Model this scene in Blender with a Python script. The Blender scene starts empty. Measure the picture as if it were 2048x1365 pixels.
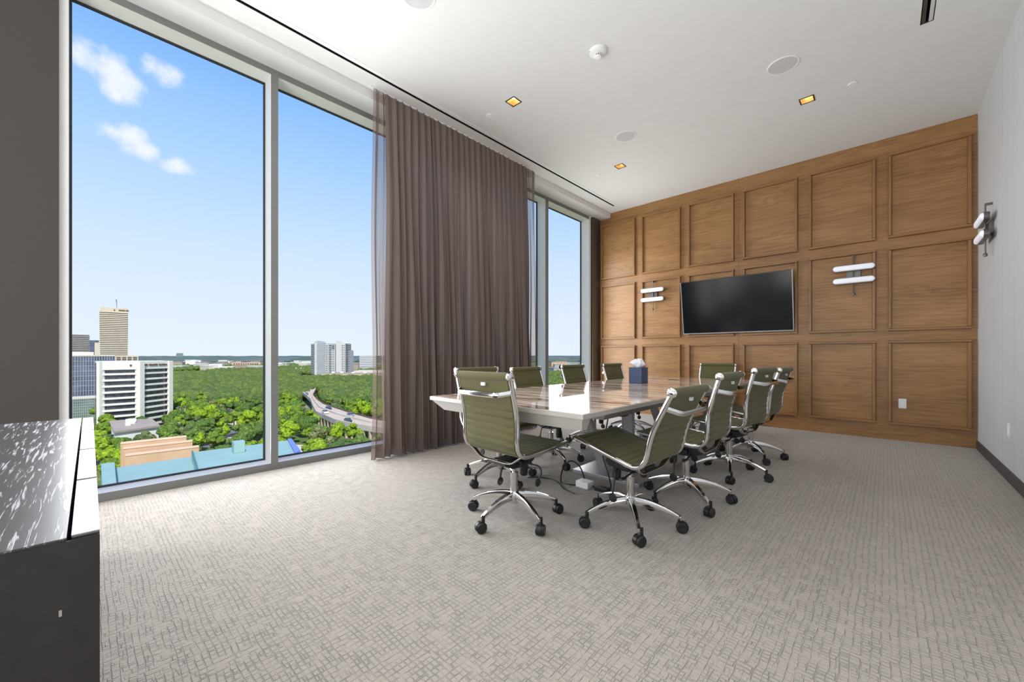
import bpy, bmesh, math, random
import numpy as np
from mathutils import Vector, Matrix, noise
random.seed(7)
rng = np.random.default_rng(7)
C = bpy.context.scene
COL = C.collection
PI = math.pi

# ------------------------------------------------------------------ camera
YAW = math.atan(747 / 794.5)          # the room's long axis lies 43 degrees right of the lens axis
HCAM = 1.12
cam_d = bpy.data.cameras.new('camera')
cam = bpy.data.objects.new('camera', cam_d)
COL.objects.link(cam)
cam.location = (0, 0, HCAM)
cam.rotation_euler = (PI / 2, 0, YAW)
cam_d.sensor_width = 36
cam_d.lens = 794.5 / 2048 * 36
cam_d.shift_y = 27.5 / 2048
cam_d.clip_start = .05
cam_d.clip_end = 30000
C.camera = cam
FW = np.array([-math.sin(YAW), math.cos(YAW)])
RT = np.array([math.cos(YAW), math.sin(YAW)])


def far(px, d):
    """ground position d metres out along the lens axis, at picture column px"""
    p = FW * d + RT * (px - 1024) / 794.5 * d
    return float(p[0]), float(p[1])


def gp(px, py, z):
    return far(px, 794.5 * (HCAM - z) / (py - 710))


# ------------------------------------------------------------------ exposure, sky, sun, lights
C.view_settings.view_transform = 'Standard'
C.view_settings.look = 'None'
C.view_settings.gamma = 1
C.view_settings.use_curve_mapping = False
C.view_settings.exposure = 0.0
C.cycles.use_denoising = True
C.cycles.max_bounces = 10
C.cycles.diffuse_bounces = 6
C.cycles.glossy_bounces = 4
C.cycles.transparent_max_bounces = 16
C.cycles.sample_clamp_indirect = 8

SKY_STRENGTH = 1.06
SUN_STRENGTH = 5.0
WINDOW_FILL = 60
BOUNCE = 125
DOWNLIGHT = (24, 30, 14, 20, 12, 20, 12, 20)

w = bpy.data.worlds.new('sky')
C.world = w
w.use_nodes = True
N = w.node_tree.nodes
LK = w.node_tree.links
N.clear()


def nd(t, **k):
    n = N.new(t)
    for a, b in k.items():
        setattr(n, a, b)
    return n


def mth(op, a, b=None, c=None):
    n = nd('ShaderNodeMath', operation=op)
    for i, v in enumerate((a, b, c)):
        if v is None:
            continue
        if isinstance(v, (int, float)):
            n.inputs[i].default_value = v
        else:
            LK.new(v, n.inputs[i])
    return n.outputs[0]


tc = nd('ShaderNodeTexCoord')
sx = nd('ShaderNodeSeparateXYZ')
LK.new(tc.outputs['Generated'], sx.inputs[0])
el = mth('ARCSINE', sx.outputs[2])
az = mth('ARCTAN2', sx.outputs[0], sx.outputs[1])
ramp = nd('ShaderNodeValToRGB')
LK.new(mth('DIVIDE', el, PI / 2), ramp.inputs[0])
cr = ramp.color_ramp
cr.elements[0].position = 0.0
cr.elements[0].color = (.80, .875, .98, 1)
cr.elements[1].position = 1.0
cr.elements[1].color = (.04, .16, .62, 1)
for p, c in ((.06, (.74, .84, .99)), (.14, (.62, .78, 1.0)), (.25, (.40, .64, 1.0)), (.34, (.24, .50, 1.0)), (.5, (.10, .29, .85))):
    e = cr.elements.new(p)
    e.color = c + (1,)
# clouds: small cumulus puffs scattered over the sky (azimuth, elevation, half width, half height in radians)
puffs = []


def puff(px, py, rx, ry):
    d = np.append(FW + RT * (px - 1024) / 794.5, (710 - py) / 794.5)
    d /= np.linalg.norm(d)
    puffs.append((math.atan2(d[0], d[1]), math.asin(d[2]), rx, ry))


for q in ((172, 108, .035, .032), (212, 128, .04, .034), (243, 168, .038, .034), (300, 132, .022, .02), (328, 148, .028, .022), (228, 268, .03, .018), (258, 276, .03, .028), (288, 300, .026, .018), (356, 334, .03, .016)):
    puff(*q)
for q in ((2.2, .5, .12, .08), (2.35, .55, .1, .06), (-2.4, .4, .13, .08), (.4, .7, .16, .1), (1.2, .35, .1, .05), (-.1, .95, .2, .12), (-2.0, .8, .18, .1)):
    puffs.append(q)
dens = None
for a0, e0, ra, re in puffs:
    u = mth('DIVIDE', mth('SUBTRACT', az, a0), ra)
    v = mth('DIVIDE', mth('SUBTRACT', el, e0), re)
    r2 = mth('ADD', mth('MULTIPLY', u, u), mth('MULTIPLY', v, v))
    g = mth('SUBTRACT', 1.0, r2)
    dens = g if dens is None else mth('SMOOTH_MAX', dens, g, .4)
nz = nd('ShaderNodeTexNoise')
nz.inputs['Scale'].default_value = 22
nz.inputs['Detail'].default_value = 6
nz.inputs['Roughness'].default_value = .62
LK.new(tc.outputs['Generated'], nz.inputs['Vector'])
dd = mth('ADD', dens, mth('MULTIPLY', mth('SUBTRACT', nz.outputs[0], .5), 3.0))
cl = nd('ShaderNodeMapRange', interpolation_type='SMOOTHSTEP')
LK.new(dd, cl.inputs['Value'])
cl.inputs['From Min'].default_value = -.1
cl.inputs['From Max'].default_value = 1.3
mix = nd('ShaderNodeMix', data_type='RGBA')
LK.new(mth('MULTIPLY', cl.outputs[0], .92), mix.inputs['Factor'])
LK.new(ramp.outputs[0], mix.inputs[6])
mix.inputs[7].default_value = (.93, .94, .99, 1)
bg = nd('ShaderNodeBackground')
bg.inputs['Strength'].default_value = SKY_STRENGTH
LK.new(mix.outputs[2], bg.inputs['Color'])
LK.new(bg.outputs[0], nd('ShaderNodeOutputWorld').inputs[0])


def light(name, kind, loc, aim, energy, color=(1, 1, 1), **k):
    d = bpy.data.lights.new(name, kind)
    d.energy = energy
    d.color = color
    for a, b in k.items():
        setattr(d, a, b)
    o = bpy.data.objects.new(name, d)
    COL.objects.link(o)
    o.location = loc
    o.rotation_euler = (Vector(aim) - Vector(loc)).to_track_quat('-Z', 'Y').to_euler()
    return o


light('sun', 'SUN', (0, 0, 60), (-50, 18, 0), SUN_STRENGTH, (1, .95, .86), angle=.01)
# added unseen lamps: daylight fill inside the bare window bays, ceiling fill behind the camera
for ya, yb in ((-.09, 1.19), (1.28, 2.2), (5.57, 6.85), (-2.5, -1.1), (-4.1, -2.7)):
    light('window_fill_lamp', 'AREA', (-4.32, (ya + yb) / 2, 1.65), (0, (ya + yb) / 2, 1.55), WINDOW_FILL * (yb - ya), (.97, .985, 1), shape='RECTANGLE', size=yb - ya, size_y=2.9)
light('ceiling_bounce_fill', 'AREA', (-1.5, -2.6, .9), (-1.9, .2, 3.99), BOUNCE, (1, .985, .965), shape='RECTANGLE', size=2.4, size_y=2.0)

# ------------------------------------------------------------------ materials
MATS = {}


class NT:
    def __init__(s, name):
        s.m = bpy.data.materials.new(name)
        s.m.use_nodes = True
        s.n = s.m.node_tree.nodes
        s.l = s.m.node_tree.links
        s.b = s.n['Principled BSDF']
        s.out = s.n['Material Output']

    def new(s, t, **k):
        n = s.n.new(t)
        for a, b in k.items():
            setattr(n, a, b)
        return n

    def put(s, sock, v):
        if isinstance(v, (int, float)):
            sock.default_value = v
        elif isinstance(v, tuple):
            sock.default_value = v if len(v) == len(sock.default_value) else v + (1,)
        else:
            s.l.new(v, sock)

    def math(s, op, a, b=None, c=None):
        n = s.new('ShaderNodeMath', operation=op)
        for i, v in enumerate((a, b, c)):
            if v is not None:
                s.put(n.inputs[i], v)
        return n.outputs[0]

    def coord(s, scale=(1, 1, 1), kind='Object', rot=(0, 0, 0)):
        t = s.new('ShaderNodeTexCoord')
        m = s.new('ShaderNodeMapping')
        m.inputs['Scale'].default_value = scale
        m.inputs['Rotation'].default_value = rot
        s.l.new(t.outputs[kind], m.inputs['Vector'])
        return m.outputs[0]

    def noise(s, vec, scale, detail=3, rough=.5, dist=0):
        n = s.new('ShaderNodeTexNoise')
        n.inputs['Scale'].default_value = scale
        n.inputs['Detail'].default_value = detail
        n.inputs['Roughness'].default_value = rough
        n.inputs['Distortion'].default_value = dist
        s.l.new(vec, n.inputs['Vector'])
        return n.outputs[0]

    def ramp(s, fac, stops):
        r = s.new('ShaderNodeValToRGB')
        s.put(r.inputs[0], fac)
        e = r.color_ramp.elements
        while len(e) < len(stops):
            e.new(.5)
        for q, (p, c) in zip(e, stops):
            q.position = p
            q.color = c + (1,) if len(c) == 3 else c
        return r.outputs[0]

    def mix(s, f, a, b, blend='MIX'):
        n = s.new('ShaderNodeMix', data_type='RGBA', blend_type=blend)
        s.put(n.inputs[0], f)
        s.put(n.inputs[6], a)
        s.put(n.inputs[7], b)
        return n.outputs[2]

    def bump(s, h, strength=.3, dist=.01):
        b = s.new('ShaderNodeBump')
        b.inputs['Strength'].default_value = strength
        b.inputs['Distance'].default_value = dist
        s.l.new(h, b.inputs['Height'])
        s.l.new(b.outputs[0], s.b.inputs['Normal'])

    def set(s, **k):
        for a, v in k.items():
            s.put(s.b.inputs[a.replace('_', ' ')], v)
        return s


def plain(name, col, rough=.5, metal=0, var=.06, scale=8, coat=0, spec=.5, bump=0):
    t = NT(name)
    v = t.coord()
    f = t.noise(v, scale, 3)
    lo = tuple(c * (1 - var) for c in col)
    hi = tuple(min(1, c * (1 + var)) for c in col)
    t.set(Base_Color=t.ramp(f, [(.3, lo), (.7, hi)]), Roughness=rough, Metallic=metal)
    t.b.inputs['Specular IOR Level'].default_value = spec
    t.b.inputs['Coat Weight'].default_value = coat
    if bump:
        t.bump(t.noise(v, scale * 12, 2), bump, .002)
    MATS[name] = t.m
    return t.m


def glow(name, col, strength):
    t = NT(name)
    t.set(Base_Color=col, Emission_Color=col, Emission_Strength=strength)
    MATS[name] = t.m
    return t.m


plain('white_paint', (.74, .74, .73), .75, var=.015, bump=.05)
plain('wall_paint', (.57, .58, .60), .6, var=.02, bump=.05)
plain('taupe_wallcovering', (.062, .054, .047), .85, var=.05, scale=60, bump=.4)
plain('frame_white', (.84, .84, .82), .4, var=.02)
plain('frame_shade', (.20, .20, .195), .45, var=.02)  # backlit room side of the white frames, shade put into the colour
plain('gasket', (.03, .03, .035), .6)
plain('black_slot', (.012, .012, .012), .6)
plain('black_plastic', (.014, .014, .015), .38, var=.2)
plain('black_base', (.05, .05, .05), .5)
plain('white_plastic', (.82, .82, .82), .35, var=.01)
plain('grille_white', (.58, .58, .59), .7, var=.02)
plain('bronze', (.07, .045, .03), .4, .6)
plain('gold_reflector', (.78, .53, .24), .45, .6)
plain('chrome', (.70, .69, .675), .10, 1, var=.01)
plain('satin_metal', (.62, .60, .58), .22, 1, var=.02)
plain('bezel_metal', (.34, .33, .33), .45, .5)
plain('dark_metal', (.16, .15, .14), .35, .8)
plain('table_lacquer', (.44, .42, .39), .3, var=.02)
plain('table_grey', (.42, .42, .43), .28, .3, var=.03)
plain('navy_leather', (.045, .075, .16), .5, bump=.3)
plain('tissue', (.88, .89, .92), .9, var=.02)
plain('screen_black', (.006, .007, .008), .16, var=.05, spec=.22)
plain('paper', (.85, .85, .87), .8)
glow('lamp_warm', (1, .86, .55), 5)
glow('sconce_glow', (.85, .87, .95), .22)

t = NT('glass')
g = t.new('ShaderNodeBsdfGlossy')
g.inputs['Roughness'].default_value = 0
tr = t.new('ShaderNodeBsdfTransparent')
tr.inputs[0].default_value = (.97, .985, .98, 1)
fr = t.new('ShaderNodeFresnel')
fr.inputs[0].default_value = 1.25
ms = t.new('ShaderNodeMixShader')
t.l.new(fr.outputs[0], ms.inputs[0])
t.l.new(tr.outputs[0], ms.inputs[1])
t.l.new(g.outputs[0], ms.inputs[2])
t.l.new(ms.outputs[0], t.out.inputs[0])
MATS['glass'] = t.m

# carpet: loops in an irregular cross-hatched weave
t = NT('carpet')
v = t.coord()
wob = t.noise(v, 5, 2)
sep = t.new('ShaderNodeSeparateXYZ')
t.l.new(v, sep.inputs[0])


def loops(rot, bw, rh, seed):
    """grooves of an irregular rib weave: long ribs one way, short cross joints the other"""
    d = t.noise(t.coord((1, 1, 1), 'Object', (0, 0, 0)), 5 + seed * 2, 3)
    cv = t.new('ShaderNodeVectorMath', operation='ADD')
    t.l.new(t.coord((1, 1, 1), 'Object', (0, 0, rot)), cv.inputs[0])
    cb = t.new('ShaderNodeCombineXYZ')
    t.put(cb.inputs[0], t.math('MULTIPLY', d, .028))
    t.put(cb.inputs[1], t.math('MULTIPLY', d, .024))
    t.l.new(cb.outputs[0], cv.inputs[1])
    b = t.new('ShaderNodeTexBrick')
    b.offset = .37
    b.offset_frequency = 3
    b.squash = 1.5 + seed * .3
    b.squash_frequency = 3 + seed * 2
    b.inputs['Scale'].default_value = 1
    b.inputs['Brick Width'].default_value = bw
    b.inputs['Row Height'].default_value = rh
    b.inputs['Mortar Size'].default_value = .0034
    b.inputs['Mortar Smooth'].default_value = .8
    t.l.new(cv.outputs[0], b.inputs['Vector'])
    keep = t.ramp(t.noise(t.coord((14, 14, 14)), 1 + seed * .4, 2), [(.34, (0, 0, 0)), (.60, (1, 1, 1))])
    return t.math('MULTIPLY', b.outputs['Fac'], keep)


gr = t.math('MAXIMUM', loops(0, .055, .021, 0), loops(PI / 2, .066, .027, 1))
groove = t.math('SUBTRACT', 1.0, gr)
fib = t.noise(v, 300, 2, .75)
base = t.mix(t.ramp(fib, [(.3, (0, 0, 0)), (.7, (1, 1, 1))]), (.325, .285, .245), (.56, .505, .445))
patch = t.noise(v, 1.2, 2)
base = t.mix(t.math('MULTIPLY', patch, .25), base, (.46, .42, .38))
t.set(Base_Color=t.mix(groove, t.mix(fib, (.27, .245, .22), (.40, .37, .34)), base), Roughness=.95)
t.b.inputs['Specular IOR Level'].default_value = .1
t.b.inputs['Sheen Weight'].default_value = .25
h = t.math('ADD', t.math('MULTIPLY', groove, 1.0), t.math('MULTIPLY', fib, .5))
t.bump(h, .85, .006)
MATS['carpet'] = t.m


def wood(name, dark, mid, light_, axis=0, rough=.42, ring=.4, stretch=12, coat=0., bump=.12, kind='Object', sc=1.0):
    t = NT(name)
    s = [stretch] * 3
    s[axis] = .9
    v = t.coord(tuple(q * sc for q in s), kind)
    n1 = t.noise(v, .55, 3, .5, .4)
    rings = t.math('SINE', t.math('MULTIPLY', n1, 75))
    rings = t.math('MULTIPLY_ADD', rings, .5, .5)
    s2 = [110] * 3
    s2[axis] = 2.5
    fine = t.noise(t.coord(tuple(q * sc for q in s2), kind), 1, 3, .6)
    tone = t.noise(t.coord(tuple((.8 if i == axis else 3.2) * sc for i in range(3)), kind), 1, 2)
    f = t.math('ADD', t.math('MULTIPLY', fine, .55), t.math('ADD', t.math('MULTIPLY', rings, ring * .5), t.math('MULTIPLY', tone, .45)))
    col = t.ramp(f, [(.30, dark), (.55, mid), (.85, light_)])
    t.set(Base_Color=col, Roughness=rough)
    t.b.inputs['Coat Weight'].default_value = coat
    t.b.inputs['Coat Roughness'].default_value = .03
    if bump:
        t.bump(fine, bump, .002)
    MATS[name] = t.m
    return t.m


wood('oak_panel', (.165, .076, .023), (.29, .143, .049), (.41, .225, .086), ring=.3)
wood('oak_moulding', (.16, .074, .023), (.28, .136, .047), (.40, .214, .082), ring=.15)
wood('oak_moulding_upright', (.16, .074, .023), (.28, .136, .047), (.40, .214, .082), axis=2, ring=.15)
t = NT('zebra_top')
n1 = t.noise(t.coord((1.5, 17, 1)), 1, 4, .55, .9)
n2 = t.noise(t.coord((.7, 1.6, 1)), 1, 2)
f = t.math('ADD', n1, t.math('MULTIPLY_ADD', n2, .22, -.11))
t.set(Base_Color=t.ramp(f, [(.36, (.16, .085, .06)), (.44, (.40, .27, .20)), (.50, (.74, .61, .51)), (.70, (.88, .78, .70))]), Roughness=.03)
MATS['zebra_top'] = t.m

# cerused black oak of the credenza
t = NT('ebony_oak')
v = t.coord((6, 105, 105))
n1 = t.noise(v, 1, 3, .6, .6)
pore = t.ramp(n1, [(.56, (0, 0, 0)), (.63, (1, 1, 1))])
t.set(Base_Color=t.mix(pore, (.052, .049, .053), (.40, .40, .43)), Roughness=t.math('MULTIPLY_ADD', pore, .25, .3))
t.b.inputs['Coat Weight'].default_value = .45
t.b.inputs['Coat Roughness'].default_value = .30
t.bump(pore, .25, .001)
MATS['ebony_oak'] = t.m
plain('ebony_gloss', (.050, .045, .045), .3, var=.1, scale=30, coat=1)
plain('door_top_sheen', (.31, .31, .32), .3, var=.02)  # window reflection on the credenza door tops, painted as a pale colour
plain('ebony_side', (.022, .0185, .018), .55, var=.15, scale=30, bump=.1)

# chair upholstery
t = NT('olive_fabric')
v = t.coord()
f = t.noise(v, 260, 2, .6)
f2 = t.noise(v, 9, 2)
c1 = t.mix(f, (.066, .060, .016), (.135, .122, .037))
t.set(Base_Color=t.mix(t.math('MULTIPLY', f2, .4), c1, (.072, .069, .024)), Roughness=.9)
t.b.inputs['Sheen Weight'].default_value = .15
t.bump(f, .3, .0015)
MATS['olive_fabric'] = t.m


def sheer(name, see):
    t = NT(name)
    v = t.coord()
    f = t.noise(v, 500, 1)
    col = t.mix(f, (.175, .132, .118), (.27, .21, .19))
    di = t.new('ShaderNodeBsdfDiffuse')
    tl = t.new('ShaderNodeBsdfTranslucent')
    t.put(di.inputs[0], col)
    t.put(tl.inputs[0], col)
    m1 = t.new('ShaderNodeMixShader')
    m1.inputs[0].default_value = .4
    t.l.new(di.outputs[0], m1.inputs[1])
    m1.inputs[0].default_value = .09
    t.l.new(tl.outputs[0], m1.inputs[2])
    tp = t.new('ShaderNodeBsdfTransparent')
    tp.inputs[0].default_value = (1, .95, .92, 1)
    lw = t.new('ShaderNodeLayerWeight')
    lw.inputs[0].default_value = .5
    fac = t.math('MULTIPLY', t.math('POWER', t.math('SUBTRACT', 1.0, lw.outputs['Facing']), 1.6), see)
    m2 = t.new('ShaderNodeMixShader')
    t.put(m2.inputs[0], fac)
    t.l.new(m1.outputs[0], m2.inputs[1])
    t.l.new(tp.outputs[0], m2.inputs[2])
    t.l.new(m2.outputs[0], t.out.inputs[0])
    MATS[name] = t.m


sheer('sheer_fabric', .55)
sheer('lined_fabric', .018)
sheer('sheer_hem', .1)

# outdoors
plain('office_white', (.80, .76, .68), .8, var=.03, scale=.2)
plain('office_glass', (.05, .055, .075), .15, var=.5, scale=.6, spec=.8)
plain('tower_cream', (.62, .54, .42), .8, var=.04, scale=.1)
plain('tower_band', (.14, .115, .095), .4, var=.2, scale=.2)
plain('block_grey', (.30, .29, .30), .7, var=.08, scale=.2)
plain('blue_glass', (.09, .105, .17), .12, var=.5, scale=.12, spec=.9)
plain('green_glass', (.17, .25, .22), .15, var=.4, scale=.15, spec=.9)
plain('mullion_pale', (.42, .46, .50), .6)
plain('roof_brown', (.36, .30, .25), .9, var=.12, scale=.3)
plain('roof_white', (.85, .83, .80), .8)
plain('terracotta', (.58, .38, .24), .85, var=.08, scale=.3)
plain('terracotta_cap', (.74, .52, .36), .85, var=.06, scale=.3)
plain('teal_roof', (.27, .43, .41), .55, var=.05, scale=.4)
plain('teal_dark', (.05, .20, .22), .6, var=.08)
plain('blue_panel', (.14, .22, .62), .5)
plain('concrete_road', (.55, .44, .35), .9, var=.07, scale=.2)
plain('concrete_pale', (.62, .56, .48), .9, var=.07, scale=.2)
plain('asphalt', (.17, .16, .18), .9, var=.12, scale=.3)
plain('apartment_grey', (.36, .37, .40), .7, var=.06, scale=.2)
plain('apartment_pale', (.60, .59, .57), .8, var=.05, scale=.2)
plain('apartment_dark', (.12, .13, .15), .3, var=.3, scale=.3)
plain('pink_brick', (.58, .38, .28), .9, var=.08, scale=.1)
plain('bark', (.14, .10, .07), .95, var=.2, scale=2)
plain('palm_trunk', (.50, .45, .38), .95, var=.1)
plain('car_white', (.8, .8, .82), .25, spec=.8)
plain('car_dark', (.05, .055, .065), .25, spec=.8)
plain('car_silver', (.42, .43, .46), .25, .6)

t = NT('meadow')
v = t.coord()
n1 = t.noise(v, .02, 4, .6)
n2 = t.noise(v, .35, 3)
c1 = t.mix(n2, (.07, .12, .02), (.14, .20, .035))
t.set(Base_Color=t.mix(t.ramp(n1, [(.52, (0, 0, 0)), (.66, (1, 1, 1))]), c1, (.36, .32, .22)), Roughness=1)
MATS['meadow'] = t.m

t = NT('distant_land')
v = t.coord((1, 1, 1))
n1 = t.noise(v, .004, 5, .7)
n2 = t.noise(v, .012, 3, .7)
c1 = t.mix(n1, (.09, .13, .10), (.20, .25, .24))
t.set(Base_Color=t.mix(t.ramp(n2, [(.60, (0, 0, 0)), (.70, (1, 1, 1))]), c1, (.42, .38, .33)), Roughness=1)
MATS['distant_land'] = t.m


def leaf(name, a, b, c, rand=True):
    t = NT(name)
    v = t.coord()
    geo = t.new('ShaderNodeNewGeometry')
    n1 = t.noise(geo.outputs['Position'], 1.1, 3, .65)
    n2 = t.noise(geo.outputs['Position'], .06, 2)
    col = t.ramp(n1, [(.33, a), (.5, b), (.70, c)])
    if rand:
        oi = t.new('ShaderNodeObjectInfo')
        k = oi.outputs['Random']
    else:
        k = geo.outputs['Random Per Island']
    col = t.mix(t.ramp(k, [(.25, (0, 0, 0)), (.8, (1, 1, 1))]), col, t.mix(.5, col, (.035, .085, .025)))
    t.set(Base_Color=col, Roughness=.8)
    t.b.inputs['Specular IOR Level'].default_value = .2
    t.bump(n1, 1.0, .6)
    MATS[name] = t.m


leaf('foliage_bright', (.06, .13, .006), (.21, .33, .012), (.45, .56, .05))
leaf('foliage_deep', (.035, .075, .012), (.11, .19, .025), (.26, .36, .07))
leaf('foliage_mass', (.04, .072, .016), (.12, .17, .03), (.27, .33, .075), rand=False)
leaf('foliage_olive', (.07, .09, .03), (.17, .20, .07), (.34, .36, .16))
leaf('foliage_haze', (.075, .105, .10), (.12, .155, .15), (.17, .21, .205), rand=False)  # horizon haze mixed into the leaf colour as a bluish grey


# ------------------------------------------------------------------ mesh helpers
class MB:
    def __init__(s):
        s.v = []
        s.f = []

    def add(s, vs, fs):
        k = len(s.v)
        s.v += [tuple(map(float, q)) for q in vs]
        s.f += [tuple(i + k for i in f) for f in fs]
        return s

    def box(s, x0, x1, y0, y1, z0, z1):
        return s.add([(x0, y0, z0), (x1, y0, z0), (x1, y1, z0), (x0, y1, z0), (x0, y0, z1), (x1, y0, z1), (x1, y1, z1), (x0, y1, z1)],
                     [(3, 2, 1, 0), (4, 5, 6, 7), (0, 1, 5, 4), (1, 2, 6, 5), (2, 3, 7, 6), (3, 0, 4, 7)])

    def prism(s, poly, a, b, axis='z'):
        """polygon (2-D) extruded from a to b along an axis"""
        n = len(poly)
        put = {'z': lambda p, t: (p[0], p[1], t), 'x': lambda p, t: (t, p[0], p[1]), 'y': lambda p, t: (p[0], t, p[1])}[axis]
        vs = [put(p, a) for p in poly] + [put(p, b) for p in poly]
        fs = [tuple(range(n))[::-1], tuple(range(n, 2 * n))] + [(i, (i + 1) % n, n + (i + 1) % n, n + i) for i in range(n)]
        return s.add(vs, fs)

    def hull8(s, bottom, top):
        n = len(bottom)
        return s.add(list(bottom) + list(top), [tuple(range(n))[::-1], tuple(range(n, 2 * n))] + [(i, (i + 1) % n, n + (i + 1) % n, n + i) for i in range(n)])

    def sweep(s, path, side, a, b, seg=10, square=False):
        """tube with an a x b section; 'a' runs along the fixed side vector"""
        side = Vector(side).normalized()
        path = [Vector(p) for p in path]
        k0 = len(s.v)
        for i, p in enumerate(path):
            tn = (path[min(i + 1, len(path) - 1)] - path[max(i - 1, 0)]).normalized()
            n = (side - tn * side.dot(tn)).normalized()
            m = tn.cross(n)
            for j in range(seg):
                th = 2 * PI * (j + .5) / seg
                c, sn = math.cos(th), math.sin(th)
                if square:
                    q = max(abs(c), abs(sn))
                    c, sn = c / q, sn / q
                s.v.append(tuple(p + n * (c * a) + m * (sn * b)))
        L = len(path)
        for i in range(L - 1):
            for j in range(seg):
                q = (j + 1) % seg
                s.f.append((k0 + i * seg + j, k0 + i * seg + q, k0 + (i + 1) * seg + q, k0 + (i + 1) * seg + j))
        s.f.append(tuple(k0 + j for j in range(seg))[::-1])
        s.f.append(tuple(k0 + (L - 1) * seg + j for j in range(seg)))
        return s

    def tube(s, path, r, seg=8):
        path = [Vector(p) for p in path]
        t0 = (path[1] - path[0]).normalized()
        n = t0.orthogonal().normalized()
        k0 = len(s.v)
        for i, p in enumerate(path):
            tn = (path[min(i + 1, len(path) - 1)] - path[max(i - 1, 0)]).normalized()
            n = (n - tn * n.dot(tn)).normalized()
            m = tn.cross(n)
            rr = r[i] if isinstance(r, (list, tuple)) else r
            for j in range(seg):
                th = 2 * PI * j / seg
                s.v.append(tuple(p + n * (math.cos(th) * rr) + m * (math.sin(th) * rr)))
        L = len(path)
        for i in range(L - 1):
            for j in range(seg):
                q = (j + 1) % seg
                s.f.append((k0 + i * seg + j, k0 + i * seg + q, k0 + (i + 1) * seg + q, k0 + (i + 1) * seg + j))
        s.f.append(tuple(k0 + j for j in range(seg))[::-1])
        s.f.append(tuple(k0 + (L - 1) * seg + j for j in range(seg)))
        return s

    def lathe(s, prof, c=(0, 0, 0), seg=24, axis='z'):
        k0 = len(s.v)
        for r, h in prof:
            for j in range(seg):
                th = 2 * PI * j / seg
                a, b = r * math.cos(th), r * math.sin(th)
                q = {'z': (a, b, h), 'x': (h, a, b), 'y': (b, h, a)}[axis]
                s.v.append((c[0] + q[0], c[1] + q[1], c[2] + q[2]))
        L = len(prof)
        for i in range(L - 1):
            for j in range(seg):
                q = (j + 1) % seg
                s.f.append((k0 + i * seg + j, k0 + i * seg + q, k0 + (i + 1) * seg + q, k0 + (i + 1) * seg + j))
        s.f.append(tuple(k0 + j for j in range(seg))[::-1])
        s.f.append(tuple(k0 + (L - 1) * seg + j for j in range(seg)))
        return s

    def build(s, name, mat, parent=None, smooth=False, bevel=0, **props):
        me = bpy.data.meshes.new(name)
        me.from_pydata(s.v, [], s.f)
        me.materials.append(MATS[mat])
        if smooth:
            me.polygons.foreach_set('use_smooth', [True] * len(me.polygons))
            me.set_sharp_from_angle(angle=math.radians(38))
        me.update()
        o = bpy.data.objects.new(name, me)
        COL.objects.link(o)
        if parent:
            o.parent = parent
        if bevel:
            b = o.modifiers.new('bevel', 'BEVEL')
            b.width = bevel
            b.segments = 2
            b.limit_method = 'ANGLE'
        for k, v in props.items():
            o[k] = v
        return o


def fillet(pts, r, n=6):
    pts = [Vector(p) for p in pts]
    rs = r if isinstance(r, (list, tuple)) else [r] * (len(pts) - 2)
    out = [pts[0]]
    for i in range(1, len(pts) - 1):
        a, b, c = pts[i - 1], pts[i], pts[i + 1]
        d1, d2 = (a - b), (c - b)
        l = min(rs[i - 1], d1.length * .49, d2.length * .49)
        p, q = b + d1.normalized() * l, b + d2.normalized() * l
        for k in range(n + 1):
            u = k / n
            out.append(p * (1 - u) ** 2 + b * (2 * u * (1 - u)) + q * u ** 2)
    out.append(pts[-1])
    return out


def resample(pts, step):
    out = [pts[0]]
    acc = 0
    for a, b in zip(pts, pts[1:]):
        L = (b - a).length
        if L < 1e-9:
            continue
        d = step - acc
        while d <= L:
            out.append(a + (b - a) * (d / L))
            d += step
        acc = L - (d - step)
    if (out[-1] - pts[-1]).length > step * .3:
        out.append(pts[-1])
    return out


def empty(name, loc=(0, 0, 0), rz=0.0, **props):
    o = bpy.data.objects.new(name, None)
    COL.objects.link(o)
    o.empty_display_size = .1
    o.location = loc
    o.rotation_euler = (0, 0, rz)
    for k, v in props.items():
        o[k] = v
    return o


def thing(name, label, cat, loc=(0, 0, 0), rz=0.0, group=None):
    o = empty(name, loc, rz, label=label, category=cat)
    if group:
        o['group'] = group
    return o


def tag(o, label, cat, group=None):
    o['label'] = label
    o['category'] = cat
    if group:
        o['group'] = group
    return o


def copy_tree(o, parent=None):
    c = o.copy()
    COL.objects.link(c)
    if parent:
        c.parent = parent
    for ch in list(o.children):
        copy_tree(ch, c)
    return c


# ------------------------------------------------------------------ room shell
ZC = 3.99
XF, XG = -4.335, -4.53            # inner face of the window frames, glass
YW = 7.24                         # oak wall
XR = .80                          # right wall
YB = -4.2                         # wall behind the camera
S = dict(kind='structure')
MB().box(-4.56, XR + .1, YB - .1, YW + .1, -.3, 0).build('floor', 'carpet', **S)

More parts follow.
